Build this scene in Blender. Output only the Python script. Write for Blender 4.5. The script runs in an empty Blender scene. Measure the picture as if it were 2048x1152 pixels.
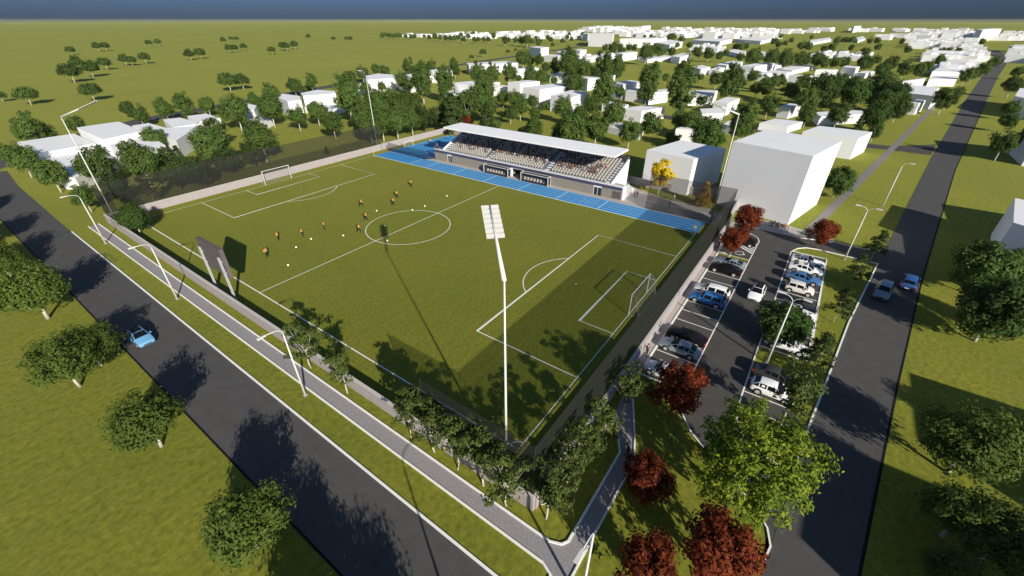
import bpy, bmesh, math, random
from mathutils import Vector, Matrix
R = math.radians
sc = bpy.context.scene
col = sc.collection
random.seed(7)

# ---------------------------------------------------------------- camera model (metres; x along the goal line, y along the near touchline)
FPX, YAW, PITCH = 848.94, 0.6202, 0.5635
CAM = Vector((-23.96, -16.30, 38.61))
L, W = 105.44, 66.64
_f = Vector((math.cos(YAW)*math.cos(PITCH), math.sin(YAW)*math.cos(PITCH), -math.sin(PITCH)))
_r = Vector((math.sin(YAW), -math.cos(YAW), 0))
_u = _r.cross(_f)
def at(px, py, z=0.0):
    "point of the photograph (2048 x 1152) on the level z"
    d = _r*((px-1024)/FPX) + _u*((576-py)/FPX) + _f
    t = (z-CAM.z)/d.z
    return CAM + d*t
def proj(P):
    d = Vector(P)-CAM
    w = d.dot(_f)
    return 1024+FPX*d.dot(_r)/w, 576-FPX*d.dot(_u)/w, w

cd = bpy.data.cameras.new('camera'); cam = bpy.data.objects.new('camera', cd); col.objects.link(cam)
cd.sensor_width = 36; cd.lens = FPX/2048*36; cd.clip_end = 40000; cd.clip_start = 0.5
cam.matrix_world = Matrix(((_r.x, _u.x, -_f.x, CAM.x), (_r.y, _u.y, -_f.y, CAM.y), (_r.z, _u.z, -_f.z, CAM.z), (0, 0, 0, 1)))
sc.camera = cam

# ---------------------------------------------------------------- light
SUN_AZ, SUN_EL = R(180+62.0), R(23.0)      # where the sun stands
sd = Vector((math.cos(SUN_AZ)*math.cos(SUN_EL), math.sin(SUN_AZ)*math.cos(SUN_EL), math.sin(SUN_EL)))
sl = bpy.data.lights.new('sun', 'SUN'); so = bpy.data.objects.new('sun', sl); col.objects.link(so)
sl.energy = 4.3; sl.angle = R(0.6); sl.color = (1.0, 0.93, 0.80)
so.rotation_euler = sd.to_track_quat('Z', 'Y').to_euler(); so.location = sd*300
w = bpy.data.worlds.new('World'); sc.world = w; w.use_nodes = True
nt = w.node_tree; N = nt.nodes; LK = nt.links
bg = N['Background']; bg.inputs[1].default_value = 0.060
sky = N.new('ShaderNodeTexSky'); sky.sky_type = 'NISHITA'; sky.sun_disc = False
sky.sun_elevation = SUN_EL; sky.sun_rotation = math.atan2(sd.x, sd.y)
sky.air_density = 1.0; sky.dust_density = 0.3; sky.ozone_density = 3.0; sky.altitude = 0
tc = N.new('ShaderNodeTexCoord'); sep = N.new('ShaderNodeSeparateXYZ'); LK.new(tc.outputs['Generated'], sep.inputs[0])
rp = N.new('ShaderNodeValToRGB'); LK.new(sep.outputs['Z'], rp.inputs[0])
# ramp tints the sky a darker slate blue low along the horizon
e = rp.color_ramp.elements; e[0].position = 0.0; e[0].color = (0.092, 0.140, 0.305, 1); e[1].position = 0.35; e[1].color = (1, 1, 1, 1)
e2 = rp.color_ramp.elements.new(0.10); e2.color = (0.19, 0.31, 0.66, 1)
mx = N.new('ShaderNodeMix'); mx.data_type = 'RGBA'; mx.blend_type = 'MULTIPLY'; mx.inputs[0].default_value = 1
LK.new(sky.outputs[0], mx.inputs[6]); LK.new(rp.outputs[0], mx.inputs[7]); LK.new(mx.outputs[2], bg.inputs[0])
vs = sc.view_settings; vs.view_transform = 'Standard'; vs.look = 'None'; vs.gamma = 1; vs.exposure = 0.68

# ---------------------------------------------------------------- helpers
def mat(name, c, rough=0.85, spec=0.3, noise=0.0, scale=1.0, metal=0.0, c2=None, detail=4, coat=0.0, objrand=0.0):
    m = bpy.data.materials.new(name); m.use_nodes = True
    n = m.node_tree.nodes; l = m.node_tree.links; b = n['Principled BSDF']
    b.inputs['Base Color'].default_value = (*c, 1); b.inputs['Roughness'].default_value = rough
    b.inputs['Specular IOR Level'].default_value = spec; b.inputs['Metallic'].default_value = metal
    b.inputs['Coat Weight'].default_value = coat
    if noise or c2:
        t = n.new('ShaderNodeTexCoord'); x = n.new('ShaderNodeTexNoise'); x.inputs['Scale'].default_value = scale; x.inputs['Detail'].default_value = detail
        l.new(t.outputs['Object'], x.inputs['Vector'])
        r = n.new('ShaderNodeValToRGB'); a = r.color_ramp.elements
        d = c2 or tuple(v*(1-noise) for v in c)
        a[0].position = 0.33; a[0].color = (*d, 1); a[1].position = 0.67; a[1].color = (*(tuple(min(1, v*(1+noise)) for v in c)), 1)
        l.new(x.outputs['Fac'], r.inputs[0]); l.new(r.outputs[0], b.inputs['Base Color'])
    return m
def mesh(name, vs_, fs, m=None, parent=None, mi=None, smooth=False):
    me = bpy.data.meshes.new(name); me.from_pydata([tuple(v) for v in vs_], [], fs)
    ms = m if isinstance(m, (list, tuple)) else [m]
    for k in ms:
        if k: me.materials.append(k)
    if mi: me.polygons.foreach_set('material_index', mi)
    if smooth: me.polygons.foreach_set('use_smooth', [True]*len(me.polygons))
    me.update()
    o = bpy.data.objects.new(name, me); col.objects.link(o)
    if parent: o.parent = parent
    return o
def tag(o, label=None, cat=None, group=None, kind=None):
    if label: o['label'] = label
    if cat: o['category'] = cat
    if group: o['group'] = group
    if kind: o['kind'] = kind
    return o
def empty(name, loc=(0, 0, 0), rz=0.0):
    o = bpy.data.objects.new(name, None); o.empty_display_size = 0.3; col.objects.link(o); o.location = loc; o.rotation_euler = (0, 0, rz); return o
class MB:
    "collects shapes for one mesh"
    def __init__(s): s.v = []; s.f = []; s.i = []; s.m = 0
    def add(s, v, f):
        o = len(s.v); s.v += [tuple(x) for x in v]; s.f += [tuple(a+o for a in q) for q in f]; s.i += [s.m]*len(f); return s
    def box(s, x0, x1, y0, y1, z0, z1):
        v = [(x, y, z) for z in (z0, z1) for (x, y) in ((x0, y0), (x1, y0), (x1, y1), (x0, y1))]
        return s.add(v, [(3, 2, 1, 0), (4, 5, 6, 7), (0, 1, 5, 4), (1, 2, 6, 5), (2, 3, 7, 6), (3, 0, 4, 7)])
    def tube(s, pts, rad, n=8, cap=True):
        pts = [Vector(p) for p in pts]
        if not isinstance(rad, (list, tuple)): rad = [rad]*len(pts)
        v = []; f = []
        for k, p in enumerate(pts):
            d = (pts[min(k+1, len(pts)-1)]-pts[max(k-1, 0)]).normalized()
            a = d.orthogonal().normalized() if abs(d.z) < 0.99 else Vector((1, 0, 0)); 
            if abs(d.z) < 0.99: a = Vector((0, 0, 1)).cross(d).normalized()
            b = d.cross(a)
            for j in range(n):
                t = 2*math.pi*j/n; v.append(p+(a*math.cos(t)+b*math.sin(t))*rad[k])
        for k in range(len(pts)-1):
            for j in range(n): f.append((k*n+j, k*n+(j+1) % n, (k+1)*n+(j+1) % n, (k+1)*n+j))
        if cap: f += [tuple(range(n-1, -1, -1)), tuple(range((len(pts)-1)*n, len(pts)*n))]
        return s.add(v, f)
    def prism(s, poly, z0, z1):
        n = len(poly); v = [(p[0], p[1], z0) for p in poly]+[(p[0], p[1], z1) for p in poly]
        a = sum(poly[k][0]*poly[(k+1) % n][1]-poly[(k+1) % n][0]*poly[k][1] for k in range(n))
        if a < 0: v = v[:n][::-1]+v[n:][::-1]
        return s.add(v, [tuple(range(n-1, -1, -1)), tuple(range(n, 2*n))]+[(k, (k+1) % n, n+(k+1) % n, n+k) for k in range(n)])
    def build(s, name, m, parent=None, smooth=False):
        return mesh(name, s.v, s.f, m, parent, s.i if isinstance(m, (list, tuple)) else None, smooth)
def obj_copy(o, parent=None):
    c = o.copy(); col.objects.link(c); c.parent = parent; return c
def copy_tree(o, parent=None):
    c = obj_copy(o, parent)
    for ch in list(o.children): copy_tree(ch, c)
    return c
def sheet(name, poly, z, m):
    "flat ground sheet from an outline, triangulated"
    bm = bmesh.new(); vs_ = [bm.verts.new((p[0], p[1], z)) for p in poly]; f = bm.faces.new(vs_); bm.normal_update()
    if f.normal.z < 0: f.normal_flip()
    bmesh.ops.triangulate(bm, faces=[f]); me = bpy.data.meshes.new(name); bm.to_mesh(me); bm.free(); me.materials.append(m)
    o = bpy.data.objects.new(name, me); col.objects.link(o); return tag(o, kind='structure')
def strip(mb, pts, wd, z0, z1=None, closed=False):
    "band of a given width along a line; flat, or a low kerb when z1 is given"
    P = [Vector((p[0], p[1])) for p in pts]; n = len(P); Lf = []; Rt = []
    for k in range(n):
        a = P[(k-1) % n] if (closed or k) else P[k]; b = P[(k+1) % n] if (closed or k < n-1) else P[k]
        d = (b-a).normalized(); nn = Vector((-d.y, d.x))
        d1 = (P[k]-a).normalized() if P[k] != a else d
        c = max(0.4, abs(Vector((-d1.y, d1.x)).dot(nn)))
        Lf.append(P[k]+nn*wd/2/c); Rt.append(P[k]-nn*wd/2/c)
    m = n if closed else n-1
    if z1 is None:
        v = [(q.x, q.y, z0) for q in Lf]+[(q.x, q.y, z0) for q in Rt]
        mb.add(v, [(n+k, n+(k+1) % n, (k+1) % n, k) for k in range(m)])
    else:
        v = [(q.x, q.y, z1) for q in Lf]+[(q.x, q.y, z1) for q in Rt]+[(q.x, q.y, z0) for q in Lf]+[(q.x, q.y, z0) for q in Rt]
        f = []
        for k in range(m):
            j = (k+1) % n
            f += [(n+k, n+j, j, k), (k, j, 2*n+j, 2*n+k), (n+j, n+k, 3*n+k, 3*n+j)]
        if not closed: f += [(0, 2*n, 3*n, n), (n-1, 2*n-1, 4*n-1, 3*n-1)]
        mb.add(v, f)
def arc(cx, cy, r, a0, a1, n=24):
    return [(cx+r*math.cos(R(a0+(a1-a0)*k/n)), cy+r*math.sin(R(a0+(a1-a0)*k/n))) for k in range(n+1)]
# ---------------------------------------------------------------- materials
def grass_mat(name, c, dark, yel, sc1, fine):
    m = bpy.data.materials.new(name); m.use_nodes = True; n = m.node_tree.nodes; l = m.node_tree.links; b = n['Principled BSDF']
    b.inputs['Roughness'].default_value = 0.95; b.inputs['Specular IOR Level'].default_value = 0.1
    b.inputs['Sheen Weight'].default_value = 0.11; b.inputs['Sheen Roughness'].default_value = 0.45; b.inputs['Sheen Tint'].default_value = (0.75, 0.80, 0.22, 1)
    t = n.new('ShaderNodeTexCoord')
    def nz(s, d=5, st=None):
        x = n.new('ShaderNodeTexNoise'); x.inputs['Scale'].default_value = s; x.inputs['Detail'].default_value = d; x.inputs['Roughness'].default_value = 0.62
        if st:
            mp = n.new('ShaderNodeMapping'); mp.inputs['Scale'].default_value = st; mp.inputs['Rotation'].default_value = (0, 0, R(35)); l.new(t.outputs['Object'], mp.inputs[0]); l.new(mp.outputs[0], x.inputs['Vector'])
        else: l.new(t.outputs['Object'], x.inputs['Vector'])
        return x.outputs['Fac']
    def ramp(f, p0, c0, p1, c1):
        r = n.new('ShaderNodeValToRGB'); e = r.color_ramp.elements; e[0].position = p0; e[0].color = (*c0, 1); e[1].position = p1; e[1].color = (*c1, 1); l.new(f, r.inputs[0]); return r.outputs[0]
    def mixc(a, b_, fac, mode='MIX'):
        x = n.new('ShaderNodeMix'); x.data_type = 'RGBA'; x.blend_type = mode; x.inputs[0].default_value = fac; l.new(a, x.inputs[6]); l.new(b_, x.inputs[7]); return x.outputs[2]
    base = ramp(nz(sc1, 6), 0.35, c, 0.68, yel)
    tuft = ramp(nz(fine, 3), 0.30, (0.72, 0.75, 0.7), 0.70, (1.28, 1.26, 1.22))
    streak = ramp(nz(1.0, 4, (0.25, 1.3, 1)), 0.35, (0.92, 0.94, 0.92), 0.65, (1.08, 1.07, 1.06))
    big = ramp(nz(sc1*0.12, 3), 0.35, (0.9, 0.93, 0.9), 0.65, (1.08, 1.06, 1.05))
    o = mixc(mixc(mixc(base, tuft, 1, 'MULTIPLY'), streak, 1, 'MULTIPLY'), big, 1, 'MULTIPLY')
    l.new(o, b.inputs['Base Color'])
    bu = n.new('ShaderNodeBump'); bu.inputs['Strength'].default_value = 0.35; bu.inputs['Distance'].default_value = 0.12
    l.new(nz(fine*0.8, 4), bu.inputs['Height']); l.new(bu.outputs[0], b.inputs['Normal'])
    return m
M = {}
M['grass'] = grass_mat('meadow_grass', (0.150, 0.168, 0.022), None, (0.185, 0.180, 0.026), 0.09, 1.6)
M['turf'] = grass_mat('pitch_turf', (0.138, 0.152, 0.020), None, (0.160, 0.158, 0.022), 0.06, 2.4)
M['asphalt'] = mat('asphalt', (0.076, 0.073, 0.072), 0.9, 0.25, noise=0.09, scale=0.7, detail=8)
M['asphalt2'] = mat('parking_asphalt', (0.070, 0.066, 0.062), 0.9, 0.25, noise=0.10, scale=0.5, detail=8)
M['road_edge'] = mat('dark_road_edge', (0.012, 0.012, 0.014), 0.9, 0.1)
M['pave'] = mat('paving', (0.40, 0.365, 0.345), 0.9, 0.2, noise=0.10, scale=3.0)
M['path'] = mat('path_concrete', (0.27, 0.255, 0.26), 0.9, 0.2, noise=0.14, scale=5.0, detail=8)
M['path2'] = mat('walk_concrete', (0.21, 0.20, 0.185), 0.9, 0.2, noise=0.08, scale=2.0)
M['kerb'] = mat('white_kerb', (0.80, 0.80, 0.76), 0.8, 0.3, noise=0.04, scale=2)
M['line'] = mat('white_line', (0.74, 0.76, 0.66), 0.9, 0.2, noise=0.05, scale=1.5)
M['track'] = mat('blue_track', (0.042, 0.235, 0.515), 0.8, 0.3, noise=0.07, scale=0.8)
M['court'] = mat('blue_court', (0.045, 0.250, 0.50), 0.8, 0.3, noise=0.06, scale=0.5)
M['tline'] = mat('lane_line', (0.45, 0.68, 0.86), 0.8, 0.3)
M['white'] = mat('white_render', (0.77, 0.77, 0.775), 0.75, 0.25, noise=0.02, scale=0.12, detail=6)
M['wmetal'] = mat('white_metal', (0.62, 0.62, 0.585), 0.45, 0.4)
M['steel'] = mat('grey_steel', (0.33, 0.345, 0.36), 0.45, 0.5)
M['dark'] = mat('dark_metal', (0.035, 0.033, 0.036), 0.5, 0.4)
M['bark'] = mat('bark', (0.20, 0.17, 0.12), 0.95, 0.1, noise=0.3, scale=4)
M['pale_bark'] = mat('pale_bark', (0.46, 0.43, 0.36), 0.9, 0.1, noise=0.25, scale=5)
M['black'] = mat('black_rubber', (0.015, 0.015, 0.016), 0.8, 0.2)
def brick(name, c1, c2, mortar, sx=1.0):
    m = bpy.data.materials.new(name); m.use_nodes = True; n = m.node_tree.nodes; l = m.node_tree.links; b = n['Principled BSDF']; b.inputs['Roughness'].default_value = 0.9; b.inputs['Specular IOR Level'].default_value = 0.15
    t = n.new('ShaderNodeTexCoord'); s = n.new('ShaderNodeSeparateXYZ'); l.new(t.outputs['Object'], s.inputs[0])
    ad = n.new('ShaderNodeMath'); ad.operation = 'ADD'; l.new(s.outputs[0], ad.inputs[0]); l.new(s.outputs[1], ad.inputs[1])
    cb = n.new('ShaderNodeCombineXYZ'); l.new(ad.outputs[0], cb.inputs[0]); l.new(s.outputs[2], cb.inputs[1])
    k = n.new('ShaderNodeTexBrick'); k.inputs['Color1'].default_value = (*c1, 1); k.inputs['Color2'].default_value = (*c2, 1); k.inputs['Mortar'].default_value = (*mortar, 1)
    k.inputs['Scale'].default_value = sx; k.inputs['Brick Width'].default_value = 0.5; k.inputs['Row Height'].default_value = 0.22; k.inputs['Mortar Size'].default_value = 0.035
    l.new(cb.outputs[0], k.inputs['Vector']); l.new(k.outputs['Color'], b.inputs['Base Color']); return m
M['wall'] = brick('pale_brick', (0.40, 0.35, 0.35), (0.33, 0.29, 0.29), (0.26, 0.24, 0.25))
M['stand'] = brick('stand_brick', (0.31, 0.28, 0.245), (0.24, 0.215, 0.19), (0.18, 0.165, 0.15))
M['cope'] = mat('wall_coping', (0.50, 0.47, 0.45), 0.85, 0.2, noise=0.06, scale=2)
def see(name, c, op, gx=0.0):
    "knotted mesh: thin strands with open holes, woven in the object's own coordinates"
    m = bpy.data.materials.new(name); m.use_nodes = True; n = m.node_tree.nodes; l = m.node_tree.links; b = n['Principled BSDF']
    b.inputs['Base Color'].default_value = (*c, 1); b.inputs['Roughness'].default_value = 0.9; b.inputs['Specular IOR Level'].default_value = 0.1
    if gx:
        t = n.new('ShaderNodeTexCoord'); s = n.new('ShaderNodeSeparateXYZ'); l.new(t.outputs['Object'], s.inputs[0])
        ad = n.new('ShaderNodeMath'); ad.operation = 'ADD'; l.new(s.outputs[0], ad.inputs[0]); l.new(s.outputs[1], ad.inputs[1])
        outs = []
        for src in (ad.outputs[0], s.outputs[2]):
            q = n.new('ShaderNodeMath'); q.operation = 'MULTIPLY'; q.inputs[1].default_value = 1/gx; l.new(src, q.inputs[0])
            fr = n.new('ShaderNodeMath'); fr.operation = 'FRACT'; l.new(q.outputs[0], fr.inputs[0])
            lt = n.new('ShaderNodeMath'); lt.operation = 'LESS_THAN'; lt.inputs[1].default_value = 1-math.sqrt(1-op); l.new(fr.outputs[0], lt.inputs[0]); outs.append(lt.outputs[0])
        mx_ = n.new('ShaderNodeMath'); mx_.operation = 'MAXIMUM'; l.new(outs[0], mx_.inputs[0]); l.new(outs[1], mx_.inputs[1]); l.new(mx_.outputs[0], b.inputs['Alpha'])
    else: b.inputs['Alpha'].default_value = op
    return m
M['net'] = see('ball_net', (0.026, 0.026, 0.026), 0.56, 0.10)
M['fence'] = see('court_mesh', (0.008, 0.015, 0.05), 0.55, 0.12)
M['goalnet'] = see('goal_net', (0.30, 0.30, 0.30), 0.09, 0.16)

# ---------------------------------------------------------------- ground
def ticks(a): return sorted(set(a))
gx = ticks([-14000, -6000, -3000, -1500, -700, -350]+list(range(-200, 801, 50))+[1000, 1400, 2000, 3000, 6000, 14000])
gy = ticks([-14000, -6000, -3000, -1500, -700, -350]+list(range(-200, 501, 50))+[700, 1000, 1400, 2000, 3000, 6000, 14000])
gv = [(x, y, 0) for y in gy for x in gx]; nx = len(gx)
tag(mesh('ground', gv, [(j*nx+i, j*nx+i+1, (j+1)*nx+i+1, (j+1)*nx+i) for j in range(len(gy)-1) for i in range(nx-1)], M['grass']), kind='structure')

sheet('pitch_turf', [(-4.5, -4.8), (W, -4.8), (W, 109), (-4.5, 109)], 0.012, M['turf'])
# football markings
mb = MB(); lw = 0.16; zl = 0.026
zc = [0.024]
def ln(pts, closed=False, w_=lw): zc[0] += 0.001; strip(mb, pts, w_, zc[0], None, closed)
ln([(0, 0), (W, 0), (W, L), (0, L)], True)
ln([(0, L/2), (W, L/2)])
ln(arc(W/2, L/2, 9.15, 0, 360, 72)[:-1], True)
for y0, s in ((0, 1), (L, -1)):
    ln([(W/2-20.16, y0), (W/2-20.16, y0+16.5*s), (W/2+20.16, y0+16.5*s), (W/2+20.16, y0)])
    ln([(W/2-9.16, y0), (W/2-9.16, y0+5.5*s), (W/2+9.16, y0+5.5*s), (W/2+9.16, y0)])
    a = math.degrees(math.asin(5.5/9.15)); pen = y0+11*s
    ln(arc(W/2, pen, 9.15, a, 180-a, 28) if s > 0 else arc(W/2, pen, 9.15, 180+a, 360-a, 28))
    mb.add([(W/2-.15, pen-.15, zl), (W/2+.15, pen-.15, zl), (W/2+.15, pen+.15, zl), (W/2-.15, pen+.15, zl)], [(0, 1, 2, 3)])
for cx, cy, a0 in ((0, 0, 0), (W, 0, 90), (W, L, 180), (0, L, 270)): ln(arc(cx, cy, 1.0, a0, a0+90, 10))
tag(mb.build('pitch_markings', M['line']), kind='structure')

# running track, court, paving
sheet('running_track', [(W, -0.2), (73.5, -0.2), (73.5, L), (W, L)], 0.02, M['track'])
mb = MB()
for k in range(6):
    x = W+0.15+k*1.28; strip(mb, [(x, -0.1), (x, 88.9 if 0 < k < 5 else L)], 0.13 if 0 < k < 5 else 0.16, 0.034)
for y in (88.9, 81.6, 70.3, 58.6, 46.6, 34.9, 23.3): strip(mb, [(W+.1, y), (73.3, y)], 0.22, 0.036)
for y in (25.4, 26.4, 27.4, 28.6): strip(mb, [(W+1.5, y), (71.8, y)], 0.07, 0.036)
tag(mb.build('track_markings', M['tline']), kind='structure')
sheet('sports_court', [(73.5, 88.0), (103.5, 88.0), (103.5, 105.7), (73.5, 105.7)], 0.016, M['court'])
mb = MB()
strip(mb, [(74.2, 88.6), (102.8, 88.6), (102.8, 105), (74.2, 105)], 0.12, 0.030, None, True)
strip(mb, [(88.5, 88.7), (88.5, 104.9)], 0.12, 0.032); strip(mb, arc(88.5, 96.8, 2.2, 0, 360, 30)[:-1], 0.1, 0.034, None, True)
for x, d in ((74.2, 1), (102.8, -1)): strip(mb, [(x, 92), (x+5.5*d, 92), (x+5.5*d, 101.5), (x, 101.5)], 0.1, 0.032)
tag(mb.build('court_markings', M['tline']), kind='structure')
sheet('plaza', [(73.5, -2.6), (81.3, -2.6), (82.6, 1), (83.3, 5), (83.0, 12.2), (84.6, 16), (86.2, 20), (88.2, 23.5), (88.2, 88), (73.5, 88)], 0.014, M['pave'])
sheet('wall_pavement', [(18.3, -5.0), (18.3, -6.15), (72, -6.15), (76.6, -6.15), (76.6, -18.5), (78.3, -24.6), (80.2, -24.0), (82.6, -15.6), (82.6, -5.0)], 0.018, M['pave'])

# roads
lroad = [(-18.3, -60), (-11.25, -60), (-11.0, 110), (-10.4, 160), (-9.0, 182), (-16.5, 186), (-18.3, 160)]
sheet('side_street', lroad, 0.022, M['asphalt'])
rl = [(-80, -16.5), (-30, -20.3), (3.3, -23.3), (20.8, -24.9), (47, -27.9), (73, -31.6), (176, -47.4), (330, -73), (520, -106), (740, -146), (1000, -176)]
rr = [(-80, -24.5), (-30, -27.2), (6, -29.6), (35, -33.1), (69.5, -37.7), (158, -51.2), (330, -81.5), (520, -115.5), (740, -157), (1000, -188)]
sheet('main_road', rl+rr[::-1], 0.024, M['asphalt'])
br0 = [(-16, 181), (46.5, 234), (152, 263), (338, 304), (520, 334), (690, 362), (1217, 430)]
br1 = [(1217, 441), (690, 373), (520, 345), (338, 315), (152, 274), (44, 245), (-22, 192)]
sheet('back_road', br0+br1, 0.020, M['asphalt'])
sheet('village_lane', [(176, -30), (184, -30), (196, 60), (214, 140), (208, 141), (188, 60)], 0.020, M['asphalt2'])
sheet('junction_road', [(176.0, -47.0), (176.0, -41), (177.2, -38.6), (183.5, -37.5), (187, -40), (193, -47), (196.5, -50.0)], 0.029, M['asphalt2'])
sheet('junction_lane', [(176.4, -38.8), (175.6, -29), (183.0, -29), (183.6, -37.2)], 0.026, M['asphalt2'])
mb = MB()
strip(mb, [(-18.38, -60), (-18.38, 160)], 0.22, 0.03)  # flat dark strip along the left edge of the street
strip(mb, [(x, y-0.08) for x, y in rr[:7]], 0.26, 0.03)  # dark strip painted in for the shaded grass bank at this edge
tag(mb.build('road_edge_strip', M['road_edge']), kind='structure')
# parking
lot = [(18.4, -6.15), (72.2, -6.15), (76.6, -6.15), (76.6, -18.5), (78.2, -24.6), (78.2, -29.6), (79.3, -32.6), (72.4, -31.8), (72.5, -26.2), (72.6, -21.9), (72.2, -20), (71, -18.7), (68.8, -17.8), (68.9, -23.6), (33.6, -23.6), (33.5, -17.8),
       (29.0, -17.75), (29.0, -23.6), (20.2, -23.6), (20.2, -17.8), (18.2, -17.9), (16.4, -18.6), (14.6, -20.4), (13.2, -24.1), (2.7, -23.2), (4.6, -23.6), (6.2, -22.9), (7.9, -21.4), (11.2, -16.5), (12.9, -14.3), (15.2, -12.5), (18.4, -11.6)]
sheet('parking_lot', lot, 0.027, M['asphalt2'])
mb = MB(); KZ = [0.10]
def kz(): KZ[0] += 0.003; return KZ[0]
strip(mb, [(18.5, -6.15), (60.4, -6.15), (60.4, -11.7)][:2], 0.265, 0, kz())
strip(mb, [(60.3, -6.15), (60.3, -8.2)], 0.125, 0, kz()); strip(mb, [(60.3, -8.3), (59.0, -8.3)], 0.140, 0, kz())
strip(mb, [(72.5, -6.3), (73.0, -8.4), (72.6, -10.1), (71.4, -11.3), (69.7, -11.8)], 0.172, 0, kz())
strip(mb, [(33.55, -17.8), (33.6, -23.65), (68.9, -23.65), (68.85, -17.8), (71.0, -18.7), (72.2, -20), (72.65, -21.9), (72.55, -26.2), (72.4, -31.7)], 0.172, 0, kz())
strip(mb, [(33.55, -17.7), (29.0, -17.7)], 0.156, 0, kz())
strip(mb, [(72.4, -31.55), (47, -27.75), (30.1, -25.85), (20.7, -24.75), (13.6, -24.2), (14.6, -20.4), (16.4, -18.6), (18.2, -17.9), (20.2, -17.75)], 0.203, 0, kz())
strip(mb, [(18.5, -6.3), (18.5, -11.6), (15.2, -12.5), (12.9, -14.3), (11.2, -16.5), (7.9, -21.4), (6.2, -22.9), (4.6, -23.4), (2.7, -23.1)], 0.156, 0, kz())
strip(mb, [(76.7, -18.5), (78.25, -24.6), (78.2, -29.4), (79.2, -32.3)], 0.187, 0, kz())
strip(mb, [(-11.12, -60), (-10.9, 109.5)], 0.218, 0, kz())                       # kerb of the side street
strip(mb, [(-7.95, 110), (-7.95, -8.0), (-8.4, -9.1), (-10.8, -9.3)], 0.187, 0, kz())
strip(mb, [(-6.15, 110), (-6.15, -7.6), (-5.75, -8.6), (-5.2, -8.95), (5.9, -8.95), (8.3, -7.6), (10.6, -6.4)], 0.187, 0, kz())
strip(mb, [(-9.6, -10.55), (5.9, -10.55), (8.6, -9.5), (15.6, -6.4), (18.4, -6.1)], 0.172, 0, kz())
tag(mb.build('kerb', M['kerb']), kind='structure')
sheet('footpath', [(-7.9, 110), (-6.2, 110), (-6.2, -7.7), (-5.8, -8.6), (-5.2, -8.9), (5.9, -8.9), (8.3, -7.55), (10.6, -6.35), (18.3, -5.2), (18.4, -6.1), (15.6, -6.4), (8.6, -9.5), (5.9, -10.5), (-9.6, -10.5), (-10.9, -9.4), (-8.5, -9.1), (-7.9, -8.0)], 0.030, M['path'])
px = [(77.5, -18.8), (110, -24.6), (176.6, -36.2), (330, -62.8)]
mb = MB(); strip(mb, px, 1.9, 0.0, 0.03); tag(mb.build('walking_path', M['path2']), kind='structure')
mb = MB(); SZ = [0.038]
def sz(): SZ[0] += 0.0006; return SZ[0]
for k in range(15):
    x = 18.5+2.96*k
    if x < 60: strip(mb, [(x, -6.35), (x, -11.7)], 0.14, sz())
strip(mb, [(18.5, -11.75), (60.4, -11.75)], 0.16, sz()); strip(mb, [(60.4, -11.75), (69.7, -11.8)], 0.16, sz())
for k in range(1, 12): strip(mb, [(33.55+2.95*k, -17.9), (33.55+2.95*k, -23.5)], 0.14, sz())
strip(mb, [(33.6, -17.75), (68.8, -17.75)], 0.16, sz())
for x in (20.2, 23.0, 25.9): strip(mb, [(x, -17.8), (x, -23.4)], 0.14, sz())
strip(mb, [(20.2, -17.72), (29.0, -17.72)], 0.18, sz())
for k in range(5): strip(mb, [(63.2+k*0.95, -11.6), (65.0+k*0.95, -9.2)], 0.38, sz())
strip(mb, [(61.2, -8.3), (62.4, -8.9), (62.9, -10), (61.6, -10.6), (61.3, -9.6)], 0.12, sz())
strip(mb, arc(61.9, -9.6, .75, 0, 300, 14), 0.12, sz())
tag(mb.build('parking_markings', M['kerb']), kind='structure')
sheet('verge', [(59.1, -6.4), (60.2, -6.4), (60.2, -11.6), (59.1, -11.6)], 0.036, M['grass'])

# ---------------------------------------------------------------- air
hz = bpy.data.materials.new('haze_air'); hz.use_nodes = True; hn = hz.node_tree.nodes; hn.remove(hn['Principled BSDF'])
pv = hn.new('ShaderNodeVolumePrincipled'); pv.inputs['Color'].default_value = (0.84, 0.86, 0.50, 1); pv.inputs['Density'].default_value = 0.00003; pv.inputs['Anisotropy'].default_value = 0.0
hz.node_tree.links.new(pv.outputs[0], hn['Material Output'].inputs['Volume'])
tag(MB().box(-14100, 14100, -14100, 14100, -1.0, 42.0).build('haze', hz), kind='stuff')
# ---------------------------------------------------------------- perimeter walls (each side a thing, with its coping)
def wall(pts, h, label, name='boundary_wall', t=0.28):
    r = tag(empty(name, (pts[0][0], pts[0][1], 0)), label, 'wall')
    mb = MB(); strip(mb, pts, t, -0.05, h); b = mb.build('brickwork', M['wall'], None); b.parent = r; b.matrix_parent_inverse = Matrix.Translation((-pts[0][0], -pts[0][1], 0))
    mb = MB(); strip(mb, pts, t+0.1, h+0.001, h+0.07); c = mb.build('coping', M['cope'], None); c.parent = r; c.matrix_parent_inverse = Matrix.Translation((-pts[0][0], -pts[0][1], 0))
    return r
HW = 1.95
wall([(-4.6, 109.2), (-4.6, -4.95)], HW, 'long pale brick wall between the footpath and the near touchline')
wall([(-4.42, -4.95), (72.3, -4.95)], HW, 'pale brick wall between the parking lot pavement and the near goal line')
wall([(-4.42, 109.2), (106.2, 109.2)], HW, 'pale brick wall behind the far goal and the blue court')
wall([(106.2, 109.0), (106.2, 92), (96.5, 62), (89.6, 28), (88.9, 18), (90.2, 8), (93.6, -3.0)], HW, 'shaded grey wall behind the grandstand and the yellow tree')
wall([(93.4, -3.1), (84.5, -4.1), (76.6, -4.4)], 2.3, 'short grey wall between the plaza and the tall white block')
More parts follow.
